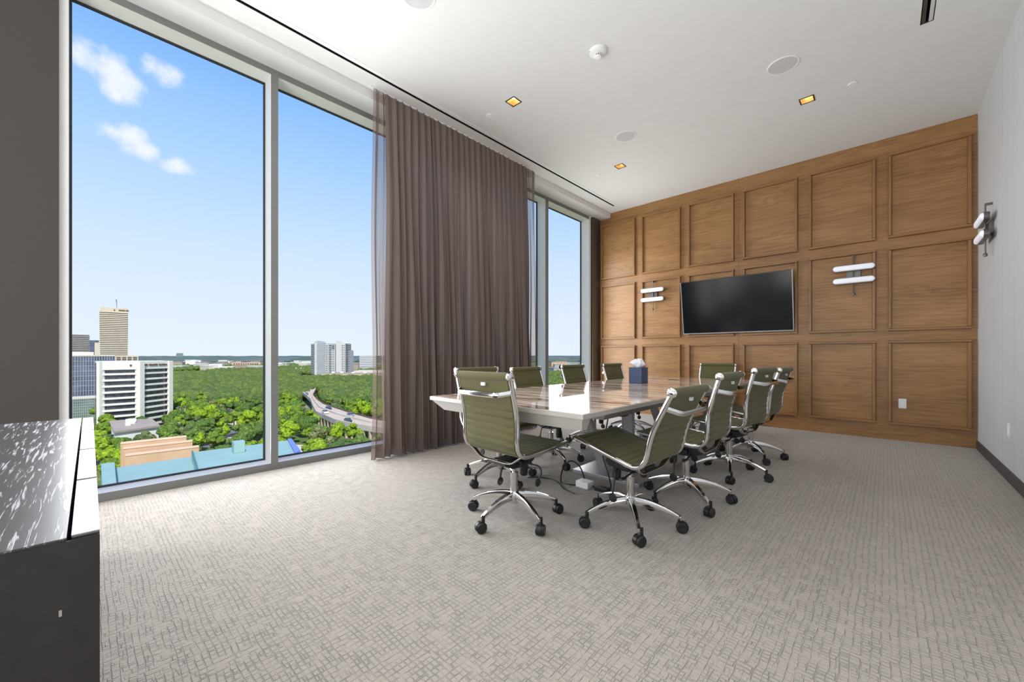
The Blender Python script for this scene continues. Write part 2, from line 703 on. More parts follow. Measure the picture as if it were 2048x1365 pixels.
DL = [(-3.07, 3.29), (-2.94, 5.53), (-.643, 5.53), (-3.07, .9), (-.64, .9), (-1.85, -1.3), (-.64, -2.6), (-3.07, -2.6)]  # the last five are out of view, added for more light
HOLE = .068
holes = [(x - HOLE, x + HOLE, y - HOLE, y + HOLE) for x, y in DL]
holes.append((-3.825, -3.795, YB + .3, 6.92))     # linear slot by the curtain
holes.append((.225, .295, 2.6, 4.95))             # short slot by the right wall
xs = sorted({-4.065, XR + .1} | {h[0] for h in holes} | {h[1] for h in holes})
ys = sorted({YB - .1, YW + .1} | {h[2] for h in holes} | {h[3] for h in holes})
m = MB()
for i in range(len(xs) - 1):
    for j in range(len(ys) - 1):
        cx, cy = (xs[i] + xs[i + 1]) / 2, (ys[j] + ys[j + 1]) / 2
        if not any(h[0] < cx < h[1] and h[2] < cy < h[3] for h in holes):
            m.add([(xs[i], ys[j], ZC), (xs[i], ys[j + 1], ZC), (xs[i + 1], ys[j + 1], ZC), (xs[i + 1], ys[j], ZC)], [(0, 1, 2, 3)])
m.box(-4.56, XR + .1, YB - .1, YW + .14, 4.3, 4.4)
ceiling = m.build('ceiling', 'white_paint', **S)
MB().box(-4.55, -4.065, YB - .1, YW + .1, 3.90, 4.3).build('trim_1', 'white_paint', **S)
tr1 = bpy.data.objects['trim_1']

slot = empty('trim_2', (0, 0, 0), **S)
m = MB()
m.box(-3.83, -3.79, YB + .3, 6.925, 4.05, 4.06)
m.box(-3.831, -3.825, YB + .3, 6.925, ZC - .001, 4.05)
m.box(-3.795, -3.789, YB + .3, 6.925, ZC - .001, 4.05)
m.box(-3.83, -3.79, 6.92, 6.925, ZC - .001, 4.05)
m.build('slot_liner', 'black_slot', slot)
MB().box(-3.793, -3.745, YB + .3, 6.94, ZC - .004, ZC).build('slot_flange', 'white_plastic', slot)
slot2 = thing('ceiling_slot_diffuser', 'short dark linear slot diffuser in the ceiling near the right wall', 'vent')
m = MB()
m.box(.219, .301, 2.6, 4.956, 4.06, 4.07)
m.box(.219, .225, 2.6, 4.956, ZC, 4.06)
m.box(.295, .301, 2.6, 4.956, ZC, 4.06)
m.box(.219, .301, 4.95, 4.956, ZC, 4.06)
m.build('plenum', 'black_slot', slot2)
MB().box(.225, .25, 2.6, 4.95, ZC + .002, ZC + .012).build('blade', 'dark_metal', slot2)
MB().box(.27, .295, 2.6, 4.95, ZC + .002, ZC + .012).build('blade', 'grille_white', slot2)

# right wall with vertical panel joints
wr = empty('wall_right', (0, 0, 0), **S)
joints = [YB, -2.0, .2, 1.7, 3.1, 4.35, 5.42, 5.86, 6.28, YW]
for a, b in zip(joints, joints[1:]):
    MB().box(XR, XR + .1, a + .0025, b - .0025, 0, ZC).build('wall_panel', 'wall_paint', wr)
MB().box(XR + .006, XR + .12, YB, YW, 0, 4.35).build('backing', 'block_grey', wr)

m = MB()
for a, b in zip(joints, joints[1:]):
    pass
m.box(XR - .015, XR - .001, YB, YW - .03, 0, .1).build('baseboard_right', 'black_base', **S)
MB().box(-4.55, XR + .1, YB - .1, YB, 0, 4.3).build('wall_back', 'wall_paint', **S)

# far wall: oak boarding with framed panels
wf = empty('wall_far', (0, 0, 0), **S)
MB().box(-4.55, XR + .12, YW + .081, YW + .14, 0, 4.35).build('backing', 'block_grey', wf)
cols = [(-4.26, -3.52), (-3.391, -2.66), (-2.532, -1.803), (-1.676, -.951), (-.819, -.095), (.024, .752)]
rows = [(.208, 1.306), (1.430, 2.527), (2.652, 3.768)]
xs_b = [-4.335, -1.74, XR]
for a, b in zip(xs_b, xs_b[1:]):
    MB().box(a + .001, b - .001, YW, YW + .08, 0, ZC).build('boarding', 'oak_panel', wf)
BW, BP = .036, .048


def moulding(x0, x1, z0, z1, horiz):
    """one bar of a panel frame, with a chamfered inner nose"""
    m = MB()
    if horiz:
        m.prism([(YW, z0), (YW - BP, z0 + .006), (YW - BP, z1 - .006), (YW, z1)], x0, x1, 'x')
    else:
        m.prism([(x0, YW), (x0 + .006, YW - BP), (x1 - .006, YW - BP), (x1, YW)], z0, z1, 'z')
    return m


for a, b in cols:
    for c, d in rows:
        p = MB().box(a + BW, b - BW, YW - .009, YW - .0005, c + BW, d - BW).build('panel', 'oak_panel', wf)
        moulding(a, b, c, c + BW, True).build('moulding', 'oak_moulding', p)
        moulding(a, b, d - BW, d, True).build('moulding', 'oak_moulding', p)
        moulding(a, a + BW, c + BW, d - BW, False).build('moulding', 'oak_moulding_upright', p)
        moulding(b - BW, b, c + BW, d - BW, False).build('moulding', 'oak_moulding_upright', p)

# window wall: the pier at the left, the frames and the panes
MB().box(-4.55, -4.30, -1.05, -.15, 0, 3.90).build('wall_left', 'taupe_wallcovering', **S)
MB().box(-4.55, -4.335, -.15, -.105, 0, 3.90).build('trim_3', 'frame_white', **S)
MB().box(-4.55, -4.335, 6.87, 6.93, 0, 3.90).build('trim_4', 'frame_white', **S)
MB().box(-4.55, -4.30, 6.96, YW, 0, 3.90).build('trim_5', 'dark_metal', **S)
MB().box(-4.55, -4.36, 6.93, 6.96, 0, 3.90).build('trim_6', 'white_paint', **S)
edges = [(-.105, 1.204), (1.268, 2.628), (2.692, 4.048), (4.112, 5.467), (5.551, 6.87)]
edges += [(-2.55, -1.05), (-4.2, -2.62)]
for k, (a, b) in enumerate(edges):
    wn = empty('window_%d' % (k + 1), (0, 0, 0), **S)
    MB().box(-4.55, XF - .004, a, b, 0, .067).build('sill', 'frame_white', wn)
    MB().box(-4.55, XF - .004, a, b, 3.84, 3.90).build('head', 'frame_white', wn)
    MB().box(XF - .0038, XF, a, b, 0, .066).build('sill_shade_face', 'frame_shade', wn)  # thin face added to carry the frame's backlit shade as colour
    MB().box(XF - .0038, XF, a, b, 3.841, 3.8995).build('head_shade_face', 'frame_shade', wn)
    if k in (0, 1, 2, 3, 5):
        e = 1.05 if k == 9 else b
        nb = {0: 1.268, 1: 2.692, 2: 4.112, 3: 5.551}.get(k)
        if nb:
            MB().box(-4.55, XF - .004, b, nb, 0.067, 3.84).build('mullion', 'frame_white', wn)
            MB().box(XF - .0038, XF, b + .001, nb - .001, 0.0, 3.8995).build('mullion_shade_face', 'frame_shade', wn)
            MB().box(-4.55, XF - .006, b, nb, 0, .067).build('sill_joint', 'frame_white', wn)
            MB().box(-4.55, XF - .006, b, nb, 3.84, 3.90).build('head_joint', 'frame_white', wn)
    if k == 6:
        MB().box(-4.55, XF, b, -2.55, 0, 3.90).build('mullion', 'frame_white', wn)
    g = .014
    m = MB()
    m.box(XG - .012, XG + .012, a, b, .067, .067 + g)
    m.box(XG - .012, XG + .012, a, b, 3.84 - g, 3.84)
    m.box(XG - .012, XG + .012, a, a + g, .067 + g, 3.84 - g)
    m.box(XG - .012, XG + .012, b - g, b, .067 + g, 3.84 - g)
    m.build('gasket', 'gasket', wn)
    MB().add([(XG, a + g, .067 + g), (XG, b - g, .067 + g), (XG, b - g, 3.84 - g), (XG, a + g, 3.84 - g)], [(0, 1, 2, 3)]).build('pane', 'glass', wn)

# ------------------------------------------------------------------ curtain
cur = thing('curtain', 'mauve brown sheer pleated curtain hanging from the ceiling across the windows', 'curtain')
path = []
y = 2.075
ph = 0
yv = []
folds = [.10, .055, .115]
rr = random.Random(3)
while sum(folds) < 2.55:
    folds.append(rr.uniform(.062, .125))
folds += [.085, .12]
sc_ = 2.72 / sum(folds)
NS = 16
for k, wdt in enumerate(folds):
    amp = rr.uniform(.042, .070) if 2 <= k < len(folds) - 2 else .03
    for j in range(NS):
        u = j / NS
        th = 2 * PI * u
        yy = y + wdt * sc_ * (u + .16 * math.sin(2 * th) * (1 if 2 <= k < len(folds) - 2 else .2))
        path.append((yy, amp * math.sin(th), k))
    y += wdt * sc_
rows_z = [0.012, .06, .13, .16] + list(np.linspace(.4, 3.6, 14)) + [3.8, 3.9, 3.989]


def cloth(z0, z1, lo=0, hi=999):
    zz = [z for z in rows_z if z0 <= z <= z1]
    m = MB()
    for z in zz:
        u = max(0, 1 - z / 3.989)
        for i, (yy, xo, k) in enumerate(path[lo:hi]):
            flare = .25 + 1.05 * u ** .6
            wob = .018 * u * math.sin(k * 2.4 + z * 1.3)
            lean = -.05 * u * max(0, 1 - (yy - 2.07) / .5) - .0 * u
            x = -4.0 + .06 * u + xo * flare + wob
            m.v.append((x, yy + lean + .01 * math.sin(z * 2 + k), z))
    n = len(path[lo:hi])
    for r in range(len(zz) - 1):
        for i in range(n - 1):
            m.f.append((r * n + i, r * n + i + 1, (r + 1) * n + i + 1, (r + 1) * n + i))
    return m


E0, E1 = 2 * NS, len(path) - 2 * NS
cloth(.13, 4, E0, E1 + 1).build('fabric', 'lined_fabric', cur, smooth=True)
cloth(.13, 4, 0, E0 + 1).build('leading_edge', 'sheer_fabric', cur, smooth=True)
cloth(.13, 4, E1).build('trailing_edge', 'sheer_fabric', cur, smooth=True)
cloth(0, .131).build('hem', 'sheer_hem', cur, smooth=True)
MB().box(-4.03, -3.99, 2.05, 4.86, 3.982, 3.99).build('curtain_track', 'white_plastic', cur)

# ------------------------------------------------------------------ conference table
TZ = .785
TX0, TX1, TY0, TY1 = -2.70, -1.235, 1.895, 6.05
tb = thing('conference_table', 'long conference table with glossy streaked wood top and pale lacquered edge', 'table', ((TX0 + TX1) / 2, (TY0 + TY1) / 2, 0))
ox, oy = tb.location.x, tb.location.y
hx, hy = (TX1 - TX0) / 2, (TY1 - TY0) / 2
m = MB()
m.box(-hx, hx, -hy, hy, TZ - .032, TZ - .0015)
m.build('table_top', 'table_lacquer', tb, bevel=.003)
MB().box(-hx + .012, hx - .012, -hy + .012, hy - .012, TZ - .004, TZ).build('veneer', 'zebra_top', tb)
# end and side aprons, undercut
for sgn in (-1, 1):
    y0 = sgn * (hy - .012)
    y1 = sgn * (hy - .10)
    zt, zb = TZ - .032, TZ - .105
    bot = [(-hx + .13, y0 - sgn * .035, zb), (hx - .04, y0 - sgn * .035, zb), (hx - .04, y1, zb), (-hx + .13, y1, zb)]
    top = [(-hx + .012, y0, zt), (hx - .012, y0, zt), (hx - .012, y1, zt), (-hx + .012, y1, zt)]
    MB().hull8(bot, top).build('end_apron', 'table_lacquer', tb)
    x0 = sgn * (hx - .16)
    x1 = sgn * (hx - .36)
    ya, yb = -hy + .55, hy - .55
    bot = [(x0 - sgn * .05, ya + .03, zb - .02), (x0 - sgn * .05, yb - .03, zb - .02), (x1, yb - .03, zb - .02), (x1, ya + .03, zb - .02)]
    top = [(x0, ya, zt), (x0, yb, zt), (x1, yb, zt), (x1, ya, zt)]
    MB().hull8(bot, top).build('side_apron', 'table_grey', tb)
# two pedestals: a floor plate and splayed tapering legs
for py in (3.64, 5.10):
    px = -1.845 - ox
    pl = MB().box(px - .335, px + .335, py - oy - .48, py - oy + .48, 0, .03).build('floor_plate', 'table_grey', tb, bevel=.004)
    for sx_, sy_ in ((-1, -1), (1, -1), (-1, 1), (1, 1)):
        bx, by = px + sx_ * .12, py - oy + sy_ * .24
        tx, ty = px + sx_ * .26 - .02, py - oy + sy_ * .46
        m = MB()
        m.hull8([(bx - .05, by - .03, .03), (bx + .05, by - .03, .03), (bx + .05, by + .03, .03), (bx - .05, by + .03, .03)],
                [(tx - .035, ty - .025, TZ - .034), (tx + .035, ty - .025, TZ - .034), (tx + .035, ty + .025, TZ - .034), (tx - .035, ty + .025, TZ - .034)])
        m.build('table_leg', 'table_grey', tb)
    MB().box(px - .32, px + .32, py - oy - .5, py - oy + .5, TZ - .06, TZ - .034).build('cross_beam', 'table_grey', tb)
for px, py in ((-2.06, 3.45), (-2.08, 5.37)):
    MB().box(px - ox - .065, px - ox + .065, py - oy - .014, py - oy + .014, TZ + .0003, TZ + .004).build('cable_grommet', 'black_plastic', tb, bevel=.003)
MB().box(.30, .36, -.9, -.8, TZ - .19, TZ - .105).build('power_module', 'black_plastic', tb, bevel=.006)

# ------------------------------------------------------------------ task chairs
PR = [(.272, .527), (-.228, .462), (-.240, .705), (-.321, .967)]
prof = fillet([(0, a, b) for a, b in PR], [.115, .07], 8)
fine = resample(prof, .0075)
W2 = .248


def sling(i0, i1):
    m = MB()
    P = fine[i0:i1 + 1]
    L0 = i0 * .0075
    xs_ = [-.237, -.226, -.12, 0, .12, .226, .237]
    top, bot = [], []
    for i, p in enumerate(P):
        g = i + i0
        a, b = fine[max(g - 1, 0)], fine[min(g + 1, len(fine) - 1)]
        tn = (b - a).normalized()
        nn = Vector((0, -tn.z, tn.y))
        if nn.z < 0 and abs(nn.z) > abs(nn.y):
            nn = -nn
        s_ = g * .0075
        rib = abs(math.sin(PI * s_ / .047)) if s_ < .80 else .9
        hgt = .0035 + .0085 * rib ** .5
        for q, x in enumerate(xs_):
            e = 0 if q in (0, len(xs_) - 1) else 1
            m.v.append((x, p.y + nn.y * hgt * e, p.z + nn.z * hgt * e))
        for q, x in enumerate(xs_):
            e = 0 if q in (0, len(xs_) - 1) else 1
            m.v.append((x, p.y - nn.y * hgt * e, p.z - nn.z * hgt * e))
    n = len(xs_)
    for i in range(len(P) - 1):
        for side in (0, 1):
            for q in range(n - 1):
                a = i * 2 * n + side * n + q
                b = a + 2 * n
                f = (a, a + 1, b + 1, b)
                m.f.append(f if side == 0 else f[::-1])
    return m


low = min(range(len(fine)), key=lambda i: fine[i].z)
chair = thing('task_chair', 'x', 'chair', (0, 0, 0), 0, 'olive task chairs around the conference table')
TILT = []


def cp(m, name, mat, smooth=True, tilt=True, parent=None, **k):
    o = m.build(name, mat, parent or chair, smooth=smooth, **k)
    if tilt and not parent:
        o['tilts'] = 1
    return o


cp(sling(0, low), 'seat', 'olive_fabric')
cp(sling(low, len(fine) - 1), 'backrest', 'olive_fabric')
fr_path = resample(prof, .02)
for sgn in (-1, 1):
    cp(MB().sweep([Vector((sgn * W2, p.y, p.z)) for p in fr_path], (1, 0, 0), .0135, .016, 12), 'side_frame', 'chrome')
T_, F_ = PR[3], PR[0]
hr = cp(MB().lathe([(.001, -.236), (.024, -.236), (.026, -.2), (.026, .2), (.024, .236), (.001, .236)], (0, T_[0], T_[1]), 16, 'x'), 'head_roll', 'olive_fabric')
frl = cp(MB().lathe([(.001, -.236), (.017, -.236), (.017, .236), (.001, .236)], (0, F_[0], F_[1] - .012), 12, 'x'), 'front_roll', 'olive_fabric')
for sgn in (-1, 1):
    cp(MB().lathe([(.001, sgn * .236), (.026, sgn * .236), (.028, sgn * .242), (.028, sgn * .258), (.02, sgn * .264), (.001, sgn * .264)], (0, T_[0], T_[1]), 18, 'x'), 'frame_cap', 'chrome')
    cp(MB().lathe([(.001, sgn * .238), (.019, sgn * .238), (.019, sgn * .258), (.001, sgn * .260)], (0, F_[0], F_[1] - .012), 12, 'x'), 'frame_cap', 'chrome')
yb_ = PR[2][0] + (PR[3][0] - PR[2][0]) * (.87 - .705) / (.967 - .705)
cp(MB().sweep(fillet([(-W2, yb_, .872), (-.185, yb_ - .078, .852), (.185, yb_ - .078, .852), (W2, yb_, .872)], .03, 5), (0, 0, 1), .016, .0045, 8), 'back_brace', 'chrome')
cp(MB().box(.0, .036, T_[0] - .012, T_[0] - .0, T_[1] - .062, T_[1] - .042), 'fabric_tag', 'white_plastic', smooth=False)
cp(MB().sweep(fillet([(-W2, -.175, .478), (-.215, -.17, .462), (-.14, -.165, .412), (.14, -.165, .412), (.215, -.17, .462), (W2, -.175, .478)], .04, 5), (0, 1, 0), .016, .006, 8), 'seat_brace', 'chrome')
cp(MB().sweep(fillet([(-W2, .13, .508), (-.20, .12, .485), (-.13, .11, .425), (.13, .11, .425), (.20, .12, .485), (W2, .13, .508)], .04, 5), (0, 1, 0), .015, .0055, 8), 'seat_brace', 'chrome')
m = MB().prism([(-.15, .40), (-.13, .425), (.14, .425), (.16, .405), (.13, .375), (.05, .355), (-.06, .355), (-.13, .38)], -.062, .062, 'x')
m.box(-.10, .10, -.04, .05, .375, .41)
cp(m, 'tilt_mechanism', 'black_plastic', smooth=False, tilt=False, bevel=.006)
cp(MB().lathe([(.001, .268), (.022, .27), (.028, .28), (.030, .33), (.026, .372), (.001, .374)], (0, .10, 0), 16), 'tension_knob', 'black_plastic', tilt=False)
lv = cp(MB().tube(fillet([(.06, .0, .39), (.20, .03, .388), (.222, .035, .35), (.205, .015, .30)], .03, 5), .0055, 8), 'lever', 'black_plastic', tilt=False)
cp(MB().lathe([(.001, -.006), (.024, -.005), (.028, 0), (.024, .005), (.001, .006)], (.205, .012, .283), 16, 'x'), 'lever_paddle', 'black_plastic', parent=lv)
lv = cp(MB().tube(fillet([(-.06, .03, .385), (-.12, .035, .37), (-.16, .03, .28), (-.165, .03, .235)], .03, 5), .007, 8), 'lever', 'black_plastic', tilt=False)
cp(MB().lathe([(.001, -.008), (.024, -.006), (.03, 0), (.024, .006), (.001, .008)], (-.166, .03, .205), 16, 'x'), 'lever_paddle', 'black_plastic', parent=lv)
lv = cp(MB().tube([(-.06, -.06, .372), (-.15, -.07, .366), (-.205, -.075, .36)], .006, 8), 'lever', 'black_plastic', tilt=False)
cp(MB().box(-.25, -.195, -.085, -.06, .354, .366), 'lever_paddle', 'black_plastic', parent=lv, bevel=.004, smooth=False)
cp(MB().lathe([(.001, .30), (.0145, .30), (.0145, .385), (.001, .385)], seg=14), 'gas_spring', 'satin_metal', tilt=False)
cp(MB().lathe([(.001, .128), (.027, .128), (.027, .306), (.029, .308), (.029, .314), (.001, .316)], seg=18), 'column_sleeve', 'satin_metal', tilt=False)
cp(MB().lathe([(.001, .105), (.03, .105), (.038, .12), (.040, .165), (.030, .186), (.001, .186)], seg=20), 'base_hub', 'chrome', tilt=False)
m = MB()
rings = 12
for i in range(rings + 1):
    u = i / rings
    r = .028 + (.312 - .028) * u
    zt = .182 - .082 * u ** 1.9
    th = .058 - .031 * u
    wd = .017 - .0055 * u
    for (a, b) in ((-1, 0), (-.72, 1), (.72, 1), (1, 0), (.8, -1), (-.8, -1)):
        z = zt if b == 1 else (zt - .007 if b == 0 else zt - th)
        m.v.append((r, a * wd, z))
for i in range(rings):
    for j in range(6):
        q = (j + 1) % 6
        m.f.append((i * 6 + j, (i + 1) * 6 + j, (i + 1) * 6 + q, i * 6 + q))
m.f.append(tuple(range(6)))
m.f.append(tuple(rings * 6 + j for j in range(6))[::-1])
leg_m = m
cm = MB()
for sgn in (-1, 1):
    cm.lathe([(.001, sgn * .004), (.029, sgn * .004), (.034, sgn * .011), (.034, sgn * .023), (.029, sgn * .028), (.013, sgn * .029), (.001, sgn * .026)], (0, 0, .034), 20, 'y')
hood = [(.0375 * math.cos(a), .034 + .0375 * math.sin(a)) for a in np.linspace(-.35, PI + .1, 12)] + [(-.012, .034), (.012, .022)]
cm.prism(hood, -.012, .012, 'y')
cm.lathe([(.001, .055), (.011, .055), (.011, .105), (.001, .105)], (-.016, 0, 0), 12)
for k in range(5):
    o = leg_m.build('base_leg', 'chrome', chair, smooth=True) if k == 0 else None
    if k == 0:
        leg0 = o
        cst = cm.build('caster', 'black_plastic', leg0, smooth=True)
        cst.location = (.318, 0, 0)
    else:
        o = copy_tree(leg0, chair)
    o.rotation_euler.z = k * 2 * PI / 5

CH = [  # x, y, heading, recline, direction of the first base arm, label
    (-1.864, 2.003, -.018, -.067, -88, 'olive task chair at the near short end of the table, its back to the camera'),
    (-1.235, 2.458, 1.532, .162, -126, 'olive task chair reclined lowest, nearest of the chrome-framed row on the table\'s right side'),
    (-1.119, 3.147, 1.555, -.014, -43, 'olive task chair second from the camera on the right side of the table'),
    (-1.066, 4.10, 1.453, -.052, -74, 'olive task chair third from the camera on the right side of the table'),
    (-1.079, 4.944, 1.524, .007, -51, 'olive task chair farthest from the camera on the right side of the table'),
    (-2.54, 2.53, -1.602, -.03, -158, 'olive task chair on the curtain side, almost hidden behind the nearest chair'),
    (-2.54, 3.29, -1.52, .018, -24, 'olive task chair facing out from the curtain, right beside the nearest chair\'s back'),
    (-2.66, 4.33, -1.558, .008, -10, 'olive task chair before the narrow far window, back seen above the tabletop'),
    (-2.66, 5.34, -1.60, .0, -30, 'olive task chair in the corner where the window meets the oak wall'),
    (-1.898, 6.377, 3.15, .016, 20, 'olive task chair at the far head of the table, under the television'),
]
for i, (x, y, hd, tilt, phs, lab) in enumerate(CH):
    o = chair if i == 0 else copy_tree(chair)
    o.location = (x, y, 0)
    o.rotation_euler = (0, 0, hd)
    o['label'] = lab
    k = 0
    for ch in o.children:
        if ch.get('tilts'):
            ch.location = (0, .5 * math.sin(tilt), .5 - .5 * math.cos(tilt))
            ch.rotation_euler = (tilt, 0, 0)
        if ch.name.startswith('base_leg'):
            ch.rotation_euler.z = math.radians(phs) - hd + k * 2 * PI / 5
            k += 1
            for c2 in ch.children:
                c2.rotation_euler.z = random.uniform(-1.2, 1.2)

# ------------------------------------------------------------------ things on and under the table
tx = thing('tissue_box', 'navy blue cube tissue box with white tissues on the tabletop', 'tissue box', (-2.14, 4.47, TZ + .0005))
m = MB().box(-.08, .08, -.085, .085, 0, .185)
m.build('box_cover', 'navy_leather', tx, bevel=.004)
m = MB()
rt = random.Random(5)
rngs = [(.045, .186, 0), (.065, .205, .3), (.080, .228, .5), (.066, .252, 1), (.036, .275, 1)]
for r, z, j in rngs:
    for a in range(14):
        th = 2 * PI * a / 14
        q = r * (1 + .35 * math.sin(3 * th + z * 40) * j + rt.uniform(-.15, .15))
        m.v.append((q * math.cos(th), q * .8 * math.sin(th), z + rt.uniform(-.02, .02) * j))
for i in range(len(rngs) - 1):
    for a in range(14):
        b = (a + 1) % 14
        m.f.append((i * 14 + a, i * 14 + b, (i + 1) * 14 + b, (i + 1) * 14 + a))
m.f.append(tuple((len(rngs) - 1) * 14 + a for a in range(14)))
m.build('tissues', 'tissue', tx)

pc = thing('power_cable', 'black power cable hanging from the table and looped on the carpet by its floor plate', 'cable', (-2.05, 2.95, 0))


def rel(pts):
    return [(a + 2.05, b - 2.95, c) for a, b, c in pts]


def spline(pts, n=8):
    pts = [Vector(p) for p in pts]
    out = []
    for i in range(len(pts) - 1):
        p0, p1, p2, p3 = pts[max(i - 1, 0)], pts[i], pts[i + 1], pts[min(i + 2, len(pts) - 1)]
        for k in range(n):
            u = k / n
            out.append(.5 * ((2 * p1) + (p2 - p0) * u + (2 * p0 - 5 * p1 + 4 * p2 - p3) * u * u + (3 * p1 - p0 - 3 * p2 + p3) * u ** 3))
    out.append(pts[-1])
    return out


m = MB()
m.tube(spline(rel([(-1.72, 3.06, .70), (-1.75, 3.05, .50), (-1.78, 3.02, .30), (-1.70, 3.00, .10), (-1.66, 2.95, .012), (-1.75, 2.9, .007), (-1.83, 2.93, .007)])), .006, 8)
m.tube(spline(rel([(-1.90, 2.95, .02), (-1.98, 2.99, .12), (-2.07, 2.98, .16), (-2.12, 2.93, .10), (-2.07, 2.83, .008), (-1.98, 2.82, .007), (-1.88, 2.86, .01)])), .006, 8)
m.build('cable_cord', 'black_plastic', pc, smooth=True)
m = MB()
m.tube(spline(rel([(-2.36, 2.72, .008), (-2.28, 2.80, .007), (-2.16, 2.83, .007), (-2.06, 2.79, .007), (-1.95, 2.70, .007), (-1.82, 2.66, .007)])), .005, 8)
m.build('cable_tail', 'black_plastic', pc, smooth=True)
m = MB().box(.13, .25, -.12, -.02, 0, .05)
m.build('adapter_block', 'white_plastic', pc, bevel=.004)
MB().box(.30, .42, -.10, -.04, 0, .035).build('power_brick', 'black_plastic', pc, bevel=.004)

# ------------------------------------------------------------------ credenza at the left
cz = thing('credenza', 'long low black oak credenza with gapped door fronts at the left edge', 'credenza', (-2.22, -.27, 0))
CX0, CX1 = -3.21, -1.13
CZ = .77
L = lambda x: x + 2.22
K = lambda y: y + .27
MB().box(L(CX0), L(CX1), K(-.56), K(-.030), .06, CZ).build('cabinet_body', 'ebony_side', cz, bevel=.002)
MB().box(L(CX0), L(CX1), K(-.56), K(-.030), CZ, CZ + .003).build('cabinet_top', 'ebony_oak', cz)
MB().box(L(CX0) + .04, L(CX1) - .04, K(-.52), K(-.07), 0, .06).build('plinth', 'black_base', cz)
dx = [CX1, -1.63, -2.14, -2.665, CX0]
for a, b in zip(dx, dx[1:]):
    MB().box(L(b) + .009, L(a) - .009, K(-.024), K(.014), .065, CZ).build('door', 'ebony_gloss', cz, bevel=.002)
    MB().box(L(b) + .009, L(a) - .009, K(-.024), K(.014), CZ, CZ + .003).build('sheen_strip', 'door_top_sheen', cz)  # pale strip added on the door top for its grazing reflection
MB().box(L(CX1) - .0025, L(CX1) + .001, K(-.56), K(.014), .06, CZ - .004).build('end_panel', 'ebony_side', cz)
MB().box(L(CX1), L(CX1) + .002, K(-.0395), K(-.0355), .628, .640).build('side_glint', 'chrome', cz)

# ------------------------------------------------------------------ television, wall lamps, outlets
tv = thing('television', 'large black flat television tilted forward on the oak wall', 'television', (-1.79, YW, 1.93))
tvw, tvh = 1.60 / 2, .90 / 2
lean = math.radians(9.5)
m = MB().box(-tvw, tvw, -.035, 0, -tvh, tvh)
a = m.build('tv_body', 'black_plastic', tv, bevel=.006)
b = MB().box(-tvw + .012, tvw - .012, -.037, -.034, -tvh + .016, tvh - .012).build('screen', 'screen_black', tv)
m = MB()
for q in ((-tvw - .003, tvw + .003, -tvh - .003, -tvh + .012), (-tvw - .003, -tvw + .008, -tvh + .012, tvh + .001), (tvw - .008, tvw + .003, -tvh + .012, tvh + .001)):
    m.box(q[0], q[1], -.040, -.02, q[2], q[3])
c = m.build('bezel', 'bezel_metal', tv)
d = MB().box(-.04, .04, -.036, -.01, -tvh - .012, -tvh).build('sensor_lug', 'black_plastic', tv)
for o in (a, b, c, d):
    o.rotation_euler.x = lean
    o.location = (0, -.115, 0)
MB().box(-.3, .3, -.10, 0, -.15, .15).build('wall_bracket', 'dark_metal', tv)


def sconce(name, label, loc, rz):
    s_ = thing(name, label, 'wall lamp', loc, rz, None)
    MB().box(-.075, .075, -.035, 0, -.06, .06).build('wall_box', 'dark_metal', s_, bevel=.003)
    m = MB().tube([(0, -.05, -.25), (0, -.05, .26)], .007, 8)
    m.box(-.012, .012, -.05, 0, .24, .262)
    m.lathe([(.001, -.29), (.014, -.285), (.018, -.27), (.014, -.255), (.001, -.25)], (0, -.05, 0), 12)
    m.build('rod', 'dark_metal', s_, smooth=True)
    for z in (.09, -.083):
        sh = MB()
        pts = []
        hw, r = .225, .043
        for a_ in np.linspace(-PI / 2, PI / 2, 9):
            pts.append((hw - r + r * math.cos(a_), z + r * math.sin(a_)))
        for a_ in np.linspace(PI / 2, 3 * PI / 2, 9):
            pts.append((-hw + r + r * math.cos(a_), z + r * math.sin(a_)))
        sh.prism(pts, -.085, -.045, 'y')
        hb = sh.build('lamp_housing', 'dark_metal', s_)
        df = MB()
        r2 = .036
        k0 = 0
        ring = []
        for dep, q in ((-.085, 1.0), (-.098, .93), (-.106, .72), (-.109, .4)):
            rr_ = r2 * q
            row = []
            for a_ in np.linspace(-PI / 2, PI / 2, 9):
                row.append((hw - r + rr_ * math.cos(a_), dep, z + rr_ * math.sin(a_)))
            for a_ in np.linspace(PI / 2, 3 * PI / 2, 9):
                row.append((-hw + r + rr_ * math.cos(a_), dep, z + rr_ * math.sin(a_)))
            ring.append(row)
        n = len(ring[0])
        for row in ring:
            df.v += row
        for i in range(3):
            for j in range(n):
                q = (j + 1) % n
                df.f.append((i * n + j, i * n + q, (i + 1) * n + q, (i + 1) * n + j))
        df.f.append(tuple(3 * n + j for j in range(n)))
        df.build('diffuser', 'sconce_glow', hb, smooth=True)
    return s_


sconce('wall_lamp', 'twin-bar white wall lamp on the oak panel left of the television', (-3.155, YW - .009, 2.232), 0)
sconce('wall_lamp', 'twin-bar white wall lamp on the oak panel right of the television', (-.32, YW - .009, 2.223), 0)
sconce('wall_lamp', 'twin-bar wall lamp seen edge-on on the white right wall', (XR, 6.33, 2.42), -PI / 2)

op = thing('wall_outlet', 'white outlet plate on the lower right oak panel', 'outlet', (.16, YW - .009, .486))
MB().box(-.037, .037, -.006, 0, -.063, .063).build('cover_plate', 'white_plastic', op, bevel=.002)
MB().box(-.017, .017, -.009, -.006, -.034, .034).build('socket_face', 'paper', op, bevel=.001)
op = thing('wall_outlet', 'white outlet plate low on the white right wall', 'outlet', (XR, 5.60, .45), -PI / 2)
MB().box(-.037, .037, -.006, 0, -.063, .063).build('cover_plate', 'white_plastic', op, bevel=.002)
MB().box(-.017, .017, -.009, -.006, -.034, .034).build('socket_face', 'paper', op, bevel=.001)

